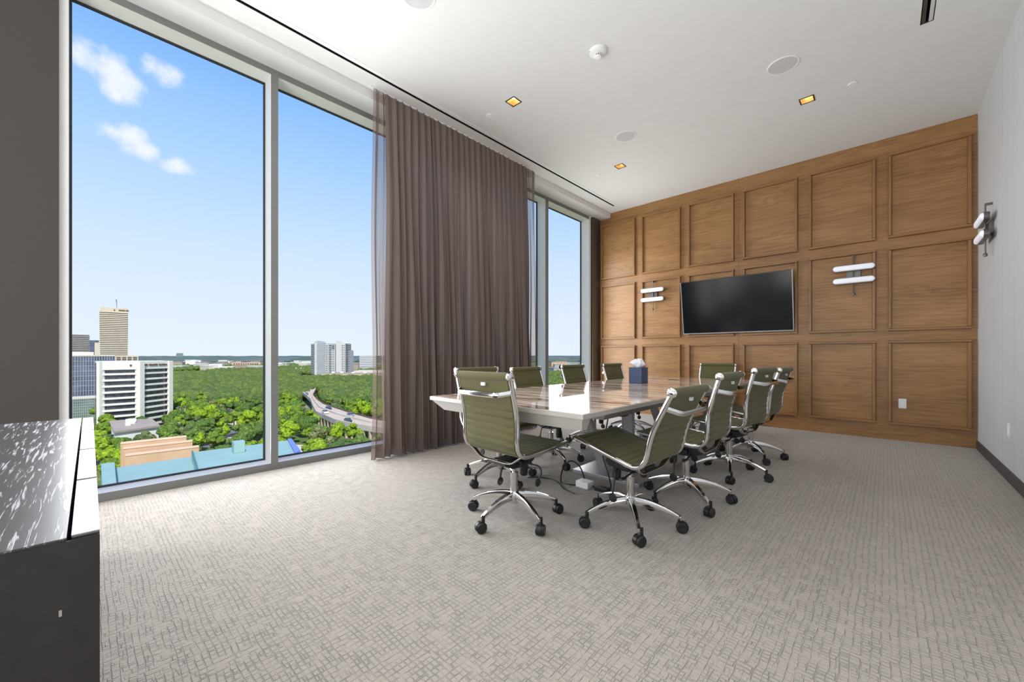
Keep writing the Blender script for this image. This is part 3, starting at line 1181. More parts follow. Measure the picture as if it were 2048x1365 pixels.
# ------------------------------------------------------------------ ceiling fittings
where = ['beside the curtain', 'near the oak wall and the round speaker', 'near the right end of the oak wall',
         'added above the camera on the window side', 'added above the camera on the right', 'added in the middle behind the camera', 'added behind the camera on the right', 'added behind the camera by the windows']
for (x, y), wtx, watt in zip(DL, where, DOWNLIGHT):
    dl = thing('downlight', 'square recessed gold downlight ' + wtx, 'downlight', (x, y, ZC))
    h_, t_ = HOLE, .012
    m = MB()
    for q in ((-h_, h_, -h_, -h_ + t_), (-h_, h_, h_ - t_, h_), (-h_, -h_ + t_, -h_ + t_, h_ - t_), (h_ - t_, h_, -h_ + t_, h_ - t_)):
        m.box(q[0], q[1], q[2], q[3], -.004, .012)
    m.build('rim', 'bronze', dl)
    a, b = h_ - t_, .04
    m = MB().add([(-a, -a, .0), (a, -a, .0), (a, a, .0), (-a, a, .0), (-b, -b, .09), (b, -b, .09), (b, b, .09), (-b, b, .09)],
                 [(0, 4, 5, 1), (1, 5, 6, 2), (2, 6, 7, 3), (3, 7, 4, 0), (4, 7, 6, 5)])
    m.build('reflector', 'gold_reflector', dl)
    MB().lathe([(.001, .040), (.024, .040), (.030, .050), (.030, .085), (.001, .088)], seg=14).build('lamp', 'lamp_warm', dl)
    light('downlight_beam', 'SPOT', (x, y, ZC - .002), (x, y, 0), watt, (1, .95, .88), spot_size=2.3, spot_blend=.8, shadow_soft_size=.05)


def disc(name, label, cat, x, y, prof, mat='white_plastic', seg=32, group=None):
    o = MB().lathe(prof, seg=seg).build(name, mat, None, smooth=True)
    o.location = (x, y, ZC)
    tag(o, label, cat, group)
    return o


for x, y, lb in ((-3.461, 3.287, 'beside the brightest downlight and the curtain'), (-3.34, 5.554, 'near the far window corner'), (-.255, 5.535, 'toward the right wall')):
    disc('sprinkler_cover', 'small round white flush sprinkler cover in the ceiling ' + lb, 'sprinkler', x, y, [(.001, -.007), (.036, -.007), (.041, -.003), (.041, 0), (.001, 0)])
for x, y, lb in ((-2.486, 4.825, 'over the middle of the table'), (-.74, 4.71, 'over the right side of the room'), (-2.718, 1.80, 'cut by the top of the frame')):
    sp = thing('ceiling_speaker', 'round flat white speaker grille in the ceiling ' + lb, 'speaker', (x, y, ZC))
    MB().lathe([(.118, -.001), (.122, -.006), (.134, -.005), (.138, 0), (.118, 0)], seg=40).build('rim', 'white_plastic', sp, smooth=True)
    MB().lathe([(.001, -.004), (.119, -.004), (.119, -.0005), (.001, -.0005)], seg=40).build('grille', 'grille_white', sp, smooth=True)
sd = thing('smoke_detector', 'round white domed smoke detector in the middle of the ceiling', 'smoke detector', (-1.977, 3.288, ZC))
MB().lathe([(.001, -.035), (.06, -.035), (.078, -.022), (.082, 0), (.001, 0)], seg=36).build('detector_base', 'white_plastic', sd, smooth=True)
m = MB().lathe([(.001, -.064), (.026, -.063), (.031, -.056), (.031, -.054), (.001, -.054)], seg=20)
for k in range(10):
    a = 2 * PI * k / 10
    m.box(.029 * math.cos(a) - .003, .029 * math.cos(a) + .003, .029 * math.sin(a) - .003, .029 * math.sin(a) + .003, -.056, -.034)
m.build('sensor_cage', 'white_plastic', sd)
MB().lathe([(.001, -.052), (.02, -.052), (.02, -.034), (.001, -.034)], seg=16).build('sensor_core', 'dark_metal', sd)
m = MB().box(-.055, -.02, -.064, -.058, -.02, -.012)
m.build('indicator_slot', 'block_grey', sd)

# ------------------------------------------------------------------ the view outside
ZG = -38.0
m = MB()
m.add([(-420, -420, ZG), (-16, -420, ZG), (-16, 760, ZG), (-420, 760, ZG)], [(0, 1, 2, 3)])
m.add([(-420, 760, ZG), (500, 760, ZG), (500, 1500, ZG), (-420, 1500, ZG)], [(0, 1, 2, 3)])
m.add([(-1500, -900, ZG), (-420, -900, ZG), (-420, 1500, ZG), (-1500, 1500, ZG)], [(0, 1, 2, 3)])
m.build('ground', 'meadow', **S)
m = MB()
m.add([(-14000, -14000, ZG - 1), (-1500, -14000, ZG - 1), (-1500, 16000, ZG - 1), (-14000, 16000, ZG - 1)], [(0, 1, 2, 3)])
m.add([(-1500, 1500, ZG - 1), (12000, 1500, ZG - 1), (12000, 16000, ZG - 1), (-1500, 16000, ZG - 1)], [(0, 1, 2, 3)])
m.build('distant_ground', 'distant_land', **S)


def outline(pts, d):
    """closed footprint from (px, distance) pairs"""
    return [far(px, q) for px, q in pts]


def lerp(a, b, u):
    return (a[0] + (b[0] - a[0]) * u, a[1] + (b[1] - a[1]) * u)


def inset(a, b, c, t):
    """move the segment a-b towards c by t metres"""
    n = Vector((-(b[1] - a[1]), b[0] - a[0])).normalized()
    if n.dot(Vector((c[0] - a[0], c[1] - a[1]))) < 0:
        n = -n
    return (a[0] + n.x * t, a[1] + n.y * t), (b[0] + n.x * t, b[1] + n.y * t)


def at(o, p):
    return (p[0] - o.location.x, p[1] - o.location.y)


# white office block with dark window bands, straight ahead through the first pane
P0, P1, P2 = far(198, 196), far(277, 207), far(338, 225)
ob = thing('office_building', 'white ten storey office block with dark horizontal window bands beside the trees', 'building', (P1[0], P1[1], ZG))
p0, p1, p2 = at(ob, P0), at(ob, P1), at(ob, P2)
away = Vector((FW[0], FW[1])) * 24
side = Vector((RT[0], RT[1])) * -16
p3 = (p2[0] + away.x * .7 + side.x * 1.2, p2[1] + away.y * .7 + side.y * 1.2)
p4 = (p0[0] + away.x + side.x * 1.7, p0[1] + away.y + side.y * 1.7)
cen = ((p0[0] + p2[0] + p3[0] + p4[0]) / 4, (p0[1] + p2[1] + p3[1] + p4[1]) / 4)
TOP = 35.6
i01, i12 = inset(p0, p1, cen, 1.1), inset(p1, p2, cen, 1.1)
MB().prism([i01[0], i01[1], i12[0], i12[1], p3, p4], 0, TOP - 1, 'z').build('glazing', 'office_glass', ob)
FH = 3.05
for k in range(10):
    z = TOP - 4.1 - FH * (k + 1) + .35
    a, b = inset(p0, p1, cen, 2.4)
    c, d = inset(p1, p2, cen, 2.4)
    MB().prism([p0, p1, p2, d, c, b, a][:7], z, z + .95, 'z').build('spandrel', 'office_white', ob)
a, b = inset(p0, p1, cen, 3)
c, d = inset(p1, p2, cen, 3)
MB().prism([p0, p1, p2, p3, p4], TOP - 4.1, TOP, 'z').build('parapet', 'office_white', ob)
for q, wd in ((p0, .75), (p1, 1.35), (p2, .6)):
    fx = Vector((RT[0], RT[1])) * wd
    fy = Vector((FW[0], FW[1]))
    b1 = [(q[0] - fx.x - fy.x * .5, q[1] - fx.y - fy.y * .5), (q[0] + fx.x - fy.x * .5, q[1] + fx.y - fy.y * .5), (q[0] + fx.x + fy.x * 2, q[1] + fx.y + fy.y * 2), (q[0] - fx.x + fy.x * 2, q[1] - fx.y + fy.y * 2)]
    MB().prism(b1, 0, TOP + .1, 'z').build('column', 'office_white', ob)
# roof sign: dark raised characters too far off to read
m = MB()
rs = random.Random(11)
u = .12
while u < .90:
    if abs(u - .30) < .02 or abs(u - .62) < .018:
        u += .035
    a, b = lerp(p1, p2, u), lerp(p1, p2, u + .028)
    a2, b2 = inset(a, b, cen, -.35)
    hgt = rs.choice((.8, .95, .95))
    m.prism([a, b, b2, a2], TOP - 2.3, TOP - 2.3 + hgt, 'z')
    u += .041
m.build('roof_sign', 'bark', ob)
a, b = lerp(p0, p1, .77), lerp(p0, p1, .82)
a2, b2 = inset(a, b, cen, -.3)
MB().prism([a, b, b2, a2], TOP - 2.4, TOP - 1.5, 'z').build('wall_emblem', 'bark', ob)


def box_building(name, label, px0, px1, d, ytop, ybot_z, depth, skew=0.0, cat='building'):
    """root at the base centre; x along the front, y away; returns root, width, height"""
    c = far((px0 + px1) / 2, d)
    th = math.atan((1024 - (px0 + px1) / 2) / 794.5)
    wdt = (px1 - px0) / 794.5 * d * math.cos(th)
    skew += th
    ztop = HCAM + (710 - ytop) / 794.5 * d
    o = thing(name, label, cat, (c[0], c[1], ybot_z), YAW + skew)
    return o, wdt, ztop - ybot_z


tw, W, H = box_building('office_tower', 'tall cream banded office tower rising above the skyline', 199, 257, 610, 616, ZG, 40)
MB().box(-W / 2 + .8, W / 2 - .8, .8, 34, 0, H - 8).build('tower_core', 'tower_band', tw)
m = MB()
for k in range(27):
    z = H - 10.5 - k * 2.85
    if z > 8:
        m.box(-W / 2, W / 2, 0, 35, z, z + 1.65)
m.build('floor_bands', 'tower_cream', tw, kind='stuff')
MB().hull8([(-W / 2, 0, H - 7.6), (W / 2, 0, H - 7.6), (W / 2, 35, H - 7.6), (-W / 2, 35, H - 7.6)], [(-W / 2 + 1.5, 0, H), (W / 2, 0, H), (W / 2, 35, H), (-W / 2 + 1.5, 35, H)]).build('crown', 'tower_cream', tw)
m = MB()
for k, x in enumerate((.0, 5.4, 7.4, 9.1, 11.0, 13.2, 15.2)):
    m.box(x - .2, x + (1.5 if k % 2 else 1.2), -.4, 0, H - 4.6, H - 2.4)
m.build('roof_sign', 'bark', tw)
MB().tube([(3, 12, H), (3, 12, H + 9), (2.4, 12, H + 14)], [.25, .35, .6], 6).build('antenna', 'dark_metal', tw)
MB().box(-W / 2 - 4, -W / 2, 3, 20, 0, 36).build('annex', 'office_white', tw)
po, W, H = box_building('podium_building', 'low cream block with brown bays at the foot of the tower', 231, 277, 480, 712, ZG, 30)
MB().box(-W / 2, W / 2, .5, 25, 0, H).build('wall', 'tower_cream', po)
for k in range(4):
    x = -W / 2 + 1 + k * (W - 1) / 4
    for z in (H - 1.8, H - 4, H - 6.2):
        MB().box(x, x + (W - 1) / 4 - 1.2, 0, .6, z - .9, z + .4).build('window', 'tower_band', po)
gb, W, H = box_building('striped_building', 'grey building with dark window stripes at the left window edge', 128, 180, 420, 669, ZG, 30)
MB().box(-W / 2 + .3, W / 2 - .3, .4, 25, 0, H - .4).build('core', 'tower_band', gb)
for k in range(10):
    z = H - 1.6 - k * 2.05
    MB().box(-W / 2, W / 2, 0, 25.4, z - 1.0, z).build('floor_band', 'block_grey', gb)
sb, W, H = box_building('slim_building', 'slim bluish building between the striped block and the tower', 176, 198, 520, 681, ZG, 20)
MB().box(-W / 2, W / 2, 0, 18, 0, H).build('wall', 'blue_glass', sb)
MB().box(W / 2 - 4, W / 2, -.5, 18, 0, H - 3).build('end_wall', 'tower_cream', sb)
lb, W, H = box_building('parapet_building', 'plain white parapet block above the blue glass facade', 124, 188, 330, 704.5, ZG, 20)
MB().box(-W / 2, W / 2, 0, 18, 0, H).build('wall', 'office_white', lb)

for nm, lab, px0, px1, d, yt, yb, mat, nx, nz_ in (('glass_building', 'blue glass curtain wall building with pale mullion grid', 112, 232, 262, 713, 792, 'blue_glass', 22, 8),
                                               ('glass_podium', 'low green glass podium below the blue glass building', 112, 206, 246, 799, 850, 'green_glass', 22, 7)):
    o, W, H = box_building(nm, lab, px0, px1, d, yt, ZG, 20)
    MB().box(-W / 2, W / 2, .25, 14, 0, H).build('glass_wall', mat, o)
    m = MB()
    zlo = max(0, HCAM + (710 - yb) / 794.5 * d - ZG)
    for k in range(nx + 1):
        x = -W / 2 + W * k / nx
        m.box(x - .09, x + .09, 0, .3, zlo, H)
    for k in range(nz_ + 1):
        z = zlo + (H - zlo) * k / nz_
        m.box(-W / 2, W / 2, 0, .3, z - .10, z + .10)
    m.build('mullion_grid', 'mullion_pale', o, kind='stuff')
    MB().box(-W / 2, W / 2, 0, 14, H, H + .8).build('roof_edge', 'concrete_pale', o)

# low pavilion with brown roof in front of the office block
zr = -29.5
q = [gp(218, 842, zr), gp(303, 837, zr), gp(320, 851, zr), gp(228, 864, zr)]
pv = thing('pavilion', 'low white walled pavilion with flat brown roof below the office block', 'building', (q[3][0], q[3][1], ZG))
ql = [at(pv, p) for p in q]
MB().prism(ql, 7.7, 8.5, 'z').build('roof', 'roof_brown', pv)
cx_, cy_ = sum(p[0] for p in ql) / 4, sum(p[1] for p in ql) / 4
MB().prism([(cx_ + (p[0] - cx_) * .95, cy_ + (p[1] - cy_) * .95) for p in ql], 0, 7.7, 'z').build('wall', 'roof_white', pv)
for u, v_, s_ in ((.42, .45, 1.5), (.50, .30, 1.1), (.34, .62, .8)):
    a = lerp(lerp(ql[0], ql[1], u), lerp(ql[3], ql[2], u), v_)
    MB().box(a[0] - s_, a[0] + s_, a[1] - s_, a[1] + s_, 8.5, 8.5 + s_ * 1.3).build('roof_unit', 'roof_white', pv)

# stepped terracotta building
tc_ = thing('terracotta_building', 'stepped terracotta walled building behind the teal roof', 'building', (*gp(300, 930, -24), ZG))
zt = -19.0
steps = [((241, 887), (373, 873)), ((246, 897), (385, 882)), ((250, 911), (398, 893))]
for k, (a, b) in enumerate(steps):
    A, B = at(tc_, gp(*a, zt - k * .9)), at(tc_, gp(*b, zt - k * .9))
    A2, B2 = inset(A, B, (A[0] + FW[0] * 50, A[1] + FW[1] * 50), 1.6)
    MB().prism([A, B, B2, A2], 0, zt - k * .9 - ZG - .25, 'z').build('step_wall', 'terracotta', tc_)
    A3, B3 = inset(A, B, (A[0] + FW[0] * 50, A[1] + FW[1] * 50), -.12)
    MB().prism([A3, B3, B2, A2], zt - k * .9 - ZG - .25, zt - k * .9 - ZG, 'z').build('coping', 'terracotta_cap', tc_)

# teal roofs right below the window
tr = thing('teal_roof', 'flat teal metal roof with small stair hut just below the window', 'roof', (*gp(420, 930, -10), -10))
a, b, c, d = gp(231, 936, -10), gp(384, 913, -10), gp(389, 940, -10), gp(232, 972, -10)
e_, f_ = gp(700, 872, -10), gp(640, 960, -10)
za = -.0
lo = [at(tr, p) for p in (gp(231, 936, -10), gp(383, 914, -10), gp(392, 960, -10), gp(236, 1000, -10))]
MB().prism(lo, -8, 0, 'z').build('lower_deck', 'teal_roof', tr)
hi = [at(tr, p) for p in (gp(383, 905.5, -9.2), gp(575, 881.5, -9.2), gp(600, 908, -9.2), gp(397, 952, -9.2))]
MB().prism(hi, -8, .8, 'z').build('upper_deck', 'teal_roof', tr)
sp_ = [at(tr, p) for p in (gp(383, 905.5, -9.2), gp(386, 905, -9.2), gp(400, 952, -9.2), gp(396, 953, -9.2))]
MB().prism(sp_, .8, 1.0, 'z').build('seam_strip', 'teal_dark', tr)
bl = [at(tr, p) for p in (gp(575, 881.5, -9.2), gp(583, 880.5, -9.2), gp(601, 905, -9.2), gp(590, 910, -9.2))]
MB().prism(bl, -8, 1.0, 'z').build('blue_edge', 'blue_panel', tr)
le = [at(tr, p) for p in (gp(202, 928, -9.4), gp(229, 925, -9.4), gp(233, 968, -9.4), gp(205, 975, -9.4))]
MB().prism(le, -8, .6, 'z').build('end_block', 'teal_roof', tr)
hu = at(tr, gp(477, 905, -9.2))
MB().box(hu[0] - .45, hu[0] + .45, hu[1] - .5, hu[1] + .5, .8, 2.0).build('stair_hut', 'teal_roof', tr, bevel=.05)

# elevated highway
ZH = -31.0
lower = [(606, 786), (614, 793), (621, 800), (626, 813), (632, 825), (650, 833), (671, 842), (704, 849.5), (740, 856), (800, 864)]
mid = [(623, 778.5), (619, 788), (617, 796), (623, 804), (634, 812.4), (651, 820.5), (671, 828.8), (716, 843.2), (745, 848), (800, 855)]
upper = [(633, 776.5), (630, 783), (626, 791), (634, 800), (645, 808), (653, 811.4), (674, 818.5), (696, 825.7), (740, 838), (800, 848)]
hw = thing('highway', 'curving raised concrete highway with two carriageways through the trees', 'road', (*gp(671, 829, ZH), ZH))
Lp, Mp, Up = ([at(hw, gp(*p, ZH)) for p in l] for l in (lower, mid, upper))


def strip(A, B, z0, z1):
    m = MB()
    for i in range(len(A) - 1):
        m.hull8([(*A[i], z0), (*A[i + 1], z0), (*B[i + 1], z0), (*B[i], z0)], [(*A[i], z1), (*A[i + 1], z1), (*B[i + 1], z1), (*B[i], z1)])
    return m


strip(Lp, [lerp(a, b, .47) for a, b in zip(Lp, Up)], -1.2, 0).build('carriageway', 'concrete_road', hw)
strip([lerp(a, b, .53) for a, b in zip(Lp, Up)], Up, -1.2, 0.1).build('carriageway', 'concrete_road', hw)
strip([lerp(a, b, .47) for a, b in zip(Lp, Up)], [lerp(a, b, .53) for a, b in zip(Lp, Up)], -1.2, 1.0).build('median_barrier', 'concrete_pale', hw)
strip([lerp(a, b, -.03) for a, b in zip(Lp, Up)], Lp, -1.6, .9).build('parapet', 'concrete_pale', hw)
strip(Up, [lerp(a, b, 1.03) for a, b in zip(Lp, Up)], -1.6, .9).build('parapet', 'bark', hw)
for i in range(3, 9):
    for u in (.0, .33, .66):
        a = lerp(Lp[i], Lp[i + 1] if i + 1 < len(Lp) else Lp[i], u)
        MB().box(a[0] - .5, a[0] + .5, a[1] - .5, a[1] + .5, ZG - ZH, -1.2).build('pier', 'concrete_road', hw)


def car(px, py, z, mat, lab, head, cat='car', sc=1.0, group=None):
    p = gp(px, py, z)
    o = thing('car', lab, cat, (p[0], p[1], z), head, group)
    o.scale = (sc, sc, sc)
    b = MB().prism([(-2.2, .25), (2.2, .25), (2.25, .75), (1.3, .95), (-2.1, .95), (-2.25, .7)], -.9, .9, 'y')
    b.build('car_body', mat, o, bevel=.08)
    MB().prism([(-1.7, .95), (1.1, .95), (.5, 1.45), (-1.2, 1.45)], -.78, .78, 'y').build('cabin', 'office_glass', o)
    m = MB()
    for x in (-1.4, 1.4):
        for y in (-.82, .82):
            m.lathe([(.001, -.1), (.33, -.1), (.33, .1), (.001, .1)], (x, y, .33), 10, 'y')
    m.build('wheels', 'black_plastic', o)
    return o


def heading(a, b, z):
    A, B = gp(*a, z), gp(*b, z)
    return math.atan2(B[1] - A[1], B[0] - A[0])


hd1 = heading((640, 822), (700, 845), ZH)
hd2 = heading((617, 800), (619, 788), ZH)
car(650, 827.5, ZH, 'car_white', 'white car on the near carriageway of the highway', hd1, sc=1.25)
car(696, 844, ZH, 'car_dark', 'dark car nearest the curtain on the near carriageway of the highway', hd1, sc=1.25)
car(657, 819, ZH + .1, 'car_dark', 'dark car on the far carriageway of the highway', hd1, sc=1.25)
car(701, 833, ZH + .1, 'car_silver', 'silver car on the far carriageway beside the parapet', hd1, sc=1.25)
car(613.5, 790, ZH, 'car_dark', 'small dark car where the highway bends away', hd2, sc=1.25)

# parking lot, paths
def flat(name, pts, z, mat, lab=None, cat=None):
    c = gp(*pts[0], ZG)
    o = MB().prism([(p[0] - c[0], p[1] - c[1]) for p in [gp(*q, ZG) for q in pts]], 0, z, 'z').build(name, mat)
    o.location = (c[0], c[1], ZG)
    if lab:
        tag(o, lab, cat)
    else:
        o['kind'] = 'structure'
    return o


flat('parking_pavement', [(395, 893), (428, 897), (470, 874), (500, 866), (486, 858), (430, 868)], .1, 'asphalt')
flat('road', [(486, 862), (500, 857), (560, 878), (560, 896)], .12, 'asphalt')
flat('path', [(430, 838), (452, 838), (500, 850), (560, 858), (560, 866), (500, 858), (440, 845)], .1, 'concrete_pale')
flat('footpath', [(548, 826), (560, 812), (572, 800), (574, 806), (566, 818), (560, 832)], .1, 'concrete_pale')
flat('plaza', [(560, 900), (592, 890), (655, 893), (700, 912), (560, 930)], .1, 'concrete_pale')
rs = random.Random(4)
for k in range(14):
    u, v_ = (k % 7) / 6, k // 7
    px, py = 412 + u * 66 - v_ * 8, 887 - u * 16 + v_ * 5.0
    mt = ('car_white', 'car_dark', 'car_silver')[k % 3]
    car(px, py, ZG + .1, mt, {'car_white': 'white', 'car_dark': 'dark', 'car_silver': 'silver'}[mt] + ' parked car in the lot among trees behind the teal roof', YAW + 1.0, group={'car_white': 'white', 'car_dark': 'dark', 'car_silver': 'silver'}[mt] + ' cars in the parking lot')

# residential towers
ap = thing('apartment_tower', 'grey and white residential twin towers with curved tops above the trees', 'building', (*far(660, 700), ZG), YAW)
dz = lambda y: HCAM + (710 - y) / 794.5 * 700 - ZG
dx_ = lambda x: (x - 660) / 794.5 * 700
MB().box(dx_(622), dx_(640), 0, 20, 0, dz(688.5)).build('left_wing', 'apartment_dark', ap)
MB().box(dx_(629.5), dx_(634.5), -1, 8, 0, dz(686)).build('pale_shaft', 'apartment_pale', ap)
MB().box(dx_(634.5), dx_(651), -1.5, 20, 0, dz(687)).build('grey_wing', 'apartment_grey', ap)
MB().box(dx_(639), dx_(648), -2.5, 5, 0, dz(710)).build('grey_bay', 'apartment_grey', ap)
MB().box(dx_(651), dx_(674), 2, 22, 0, dz(687.5)).build('middle_wing', 'apartment_grey', ap)
MB().box(dx_(651), dx_(656), .5, 8, 0, dz(688)).build('pale_shaft', 'apartment_pale', ap)
MB().box(dx_(663), dx_(669), .5, 8, 0, dz(700)).build('pale_shaft', 'apartment_pale', ap)
a0, a1 = dx_(672), dx_(690.5)
prof_ = [(a0, 0), (a1, 0), (a1, dz(687)), (a1 - 3, dz(685)), (a0 + 5, dz(682)), (a0, dz(682))]
MB().prism(prof_, 0, 20, 'y').build('right_wing', 'apartment_pale', ap)
MB().box(a1, dx_(694), 1, 18, 0, dz(688)).build('dark_edge', 'apartment_dark', ap)
MB().box(dx_(694), dx_(698), 4, 20, 0, dz(701)).build('balcony_wing', 'apartment_grey', ap)
rf = [(dx_(626), dz(688)), (dx_(629), dz(684.5)), (dx_(635), dz(682)), (dx_(641), dz(683)), (dx_(645), dz(686)), (dx_(645), dz(688))]
MB().prism(rf, 1, 14, 'y').build('curved_roof', 'apartment_grey', ap)
m = MB()
for k in range(17):
    z = dz(689.5) - 2.6 - k * 3.1
    for x0, x1, yy in ((622.5, 629, -.1), (652, 655, .35), (657, 662.5, 1.85), (664.5, 667.5, .35), (669.3, 671.5, 1.85), (683.5, 686, -.15), (687.3, 689.3, -.15), (694.3, 697.6, 3.8)):
        if z > 6:
            m.box(dx_(x0), dx_(x1), yy, yy + .3, z, z + 1.4)
m.build('window_rows', 'apartment_dark', ap, kind='stuff')
m = MB()
for k in range(17):
    z = dz(689.5) - 1.0 - k * 3.1
    if z > 6:
        m.box(dx_(657), dx_(662.6), 1.2, 2.2, z, z + .5)
        m.box(dx_(694), dx_(698), 3.2, 4.2, z, z + .5)
        m.box(dx_(622), dx_(629), -.6, .2, z, z + .5)
m.build('balcony_slabs', 'apartment_pale', ap, kind='stuff')
pd_ = thing('shopping_hall', 'low brown roofed hall spread at the foot of the residential towers', 'building', (*far(690, 640), ZG), YAW)
MB().box(-30, 60, -14, 20, 0, 9).build('wall', 'concrete_road', pd_)
MB().box(-30, 60, -14, 20, 9, 10).build('roof', 'roof_brown', pd_)
MB().box(10, 80, 10, 40, 0, 13).build('rear_hall', 'concrete_pale', pd_)
for x in (-18, -4, 14, 33):
    MB().box(x, x + 4, -8, -4, 10, 11.6).build('roof_unit', 'roof_white', pd_)
g2, W, H = box_building('grey_block', 'grey banded mid rise block cut by the curtain edge', 719, 752, 900, 712.5, ZG, 30)
MB().box(-W / 2, W / 2, .4, 25, 0, H).build('wall', 'apartment_grey', g2)
for k in range(6):
    MB().box(-W / 2 - .2, W / 2 + .2, 0, 25, H - 2 - k * 4.2, H - .4 - k * 4.2).build('floor_band', 'apartment_pale', g2)
pk, W, H = box_building('pink_building', 'long pink brick building beyond the woods', 464, 521, 1250, 725.5, ZG, 30, cat='building')
MB().box(-W / 2, W / 2, .5, 30, 0, H).build('wall', 'pink_brick', pk)
MB().box(-W * .36, -W * .18, 0, 30, 0, H + 3).build('gable', 'pink_brick', pk)
for k in range(11):
    x = -W / 2 + 5 + k * (W - 8) / 11
    MB().box(x, x + 3.2, 0, .8, H * .3, H * .85).build('window', 'bark', pk)
sl, W, H = box_building('slab_building', 'far teal glass slab standing on the horizon', 352.5, 366.5, 2600, 707.5, ZG, 60)
MB().box(-W / 2, W / 2, 0, 40, 0, H).build('glass_wall', 'green_glass', sl)
MB().box(-W / 2, W / 2, -1, 41, H, H + 3).build('roof_edge', 'apartment_grey', sl)
# far low rise blocks
rs = random.Random(21)
tints = [('concrete_pale', 'pale'), ('roof_white', 'white'), ('apartment_pale', 'light grey'), ('roof_brown', 'brown roofed')]
FOOT = [far(735, 915), far(492, 1265), far(470, 1265), far(512, 1265)]
spots = [(rs.uniform(345, 620), rs.uniform(900, 1950)) for _ in range(46)] + [(px, rs.uniform(850, 1900)) for px in (352, 372, 388, 402, 418, 431, 446, 452, 560, 572, 583, 594, 606, 616, 700, 706, 712, 708)] + [(px, rs.uniform(600, 1600)) for px in (1098, 1103, 1110, 1118, 1126, 1134, 1140, 1148, 1155, 1108, 1122, 1138)]
for px, d in spots:
    c = far(px, d)
    if any((c[0] - a) ** 2 + (c[1] - b) ** 2 < 62 ** 2 for a, b in FOOT):
        continue
    FOOT.append(c)
    mt, tn = rs.choice(tints) if px < 1000 else rs.choice([('roof_brown', 'brown roofed'), ('pink_brick', 'pink brick'), ('apartment_grey', 'grey')])
    W, D_, H = rs.uniform(22, 48), rs.uniform(14, 25), rs.uniform(7, 15)
    zn = 'seen in the narrow far window' if px > 1000 else 'left of the residential towers' if px > 540 else 'right of the residential towers' if px > 690 else 'right of the white office block'
    zn += ', near the woods' if d < 1300 else ', close to the horizon'
    o = thing('low_building', tn + ' low building ' + zn, 'building', (c[0], c[1], ZG), YAW + rs.uniform(-.5, .5), tn + ' low buildings ' + zn)
    MB().box(-W / 2, W / 2, 0, D_, 0, H).build('wall', mt, o)
    MB().box(-W / 2 - .5, W / 2 + .5, -.5, D_ + .5, H, H + 1.2).build('roof', 'roof_white' if mt in ('concrete_pale', 'roof_white', 'apartment_pale') else 'roof_brown', o)


# ------------------------------------------------------------------ trees
def ico(sub):
    bm = bmesh.new()
    bmesh.ops.create_icosphere(bm, subdivisions=sub, radius=1)
    v = np.array([q.co[:] for q in bm.verts])
    f = np.array([[q.index for q in p.verts] for p in bm.faces])
    bm.free()
    return v, f


IV2, IF2 = ico(2)
IV3, IF3 = ico(3)


def crown(seed, blobs, rad, hgt, spread, mat, base):
    r = random.Random(seed)
    V, F = [], []
    k = 0
    for b in range(blobs):
        a = r.uniform(0, 2 * PI)
        rr_ = spread * math.sqrt(r.random()) if b else 0
        cz = base + hgt * (1 - .5 * (rr_ / spread) ** 2 if spread else 1) * r.uniform(.55, .95)
        cxy = (rr_ * math.cos(a), rr_ * math.sin(a))
        s_ = rad * r.uniform(.55, 1.0)
        for p in IV3:
            n = noise.noise(Vector(p) * 2.3 + Vector((seed * 3.1 + b, 0, 0))) + .7 * noise.noise(Vector(p) * 6 + Vector((0, seed * 2.1, b)))
            q = p * s_ * (1 + .42 * n)
            V.append((cxy[0] + q[0], cxy[1] + q[1], cz + q[2] * .82))
        F += [tuple(int(i) + k for i in f) for f in IF3]
        k += len(IV3)
    me = bpy.data.meshes.new('crown')
    me.from_pydata(V, [], F)
    me.materials.append(MATS[mat])
    me.polygons.foreach_set('use_smooth', [True] * len(F))
    return me


def trunk_mesh(h):
    m = MB().tube([(0, 0, 0), (.1, .05, h * .5), (0, 0, h)], [.3, .24, .15], 6)
    me = bpy.data.meshes.new('trunk')
    me.from_pydata(m.v, [], m.f)
    me.materials.append(MATS['bark'])
    return me


KINDS = [
    ('leafy_tree', 'bright yellow green rounded tree in the wood below the window', 'foliage_bright', 9, 2.4, 6.2, 3.1, 3.0),
    ('leafy_tree', 'bright yellow green rounded tree in the wood below the window', 'foliage_bright', 8, 2.2, 7.2, 2.6, 3.4),
    ('oak_tree', 'dark green spreading tree in the wood below the window', 'foliage_deep', 10, 2.6, 6.0, 3.7, 3.2),
    ('oak_tree', 'dark green spreading tree in the wood below the window', 'foliage_deep', 8, 2.5, 7.0, 3.0, 3.2),
    ('olive_tree', 'pale olive loose tree among the greener trees below the window', 'foliage_olive', 8, 1.9, 5.2, 2.9, 2.6),
]
protos = []
for i, (nm, lab, mat, bl_, rad, hgt, spr, base) in enumerate(KINDS):
    protos.append((nm, lab, crown(i + 1, bl_, rad, hgt, spr, mat, base), trunk_mesh(base + hgt * .6)))


def inside(p, poly):
    c = False
    for i in range(len(poly)):
        a, b = poly[i], poly[i - 1]
        if (a[1] > p[1]) != (b[1] > p[1]) and p[0] < (b[0] - a[0]) * (p[1] - a[1]) / (b[1] - a[1] + 1e-12) + a[0]:
            c = not c
    return c


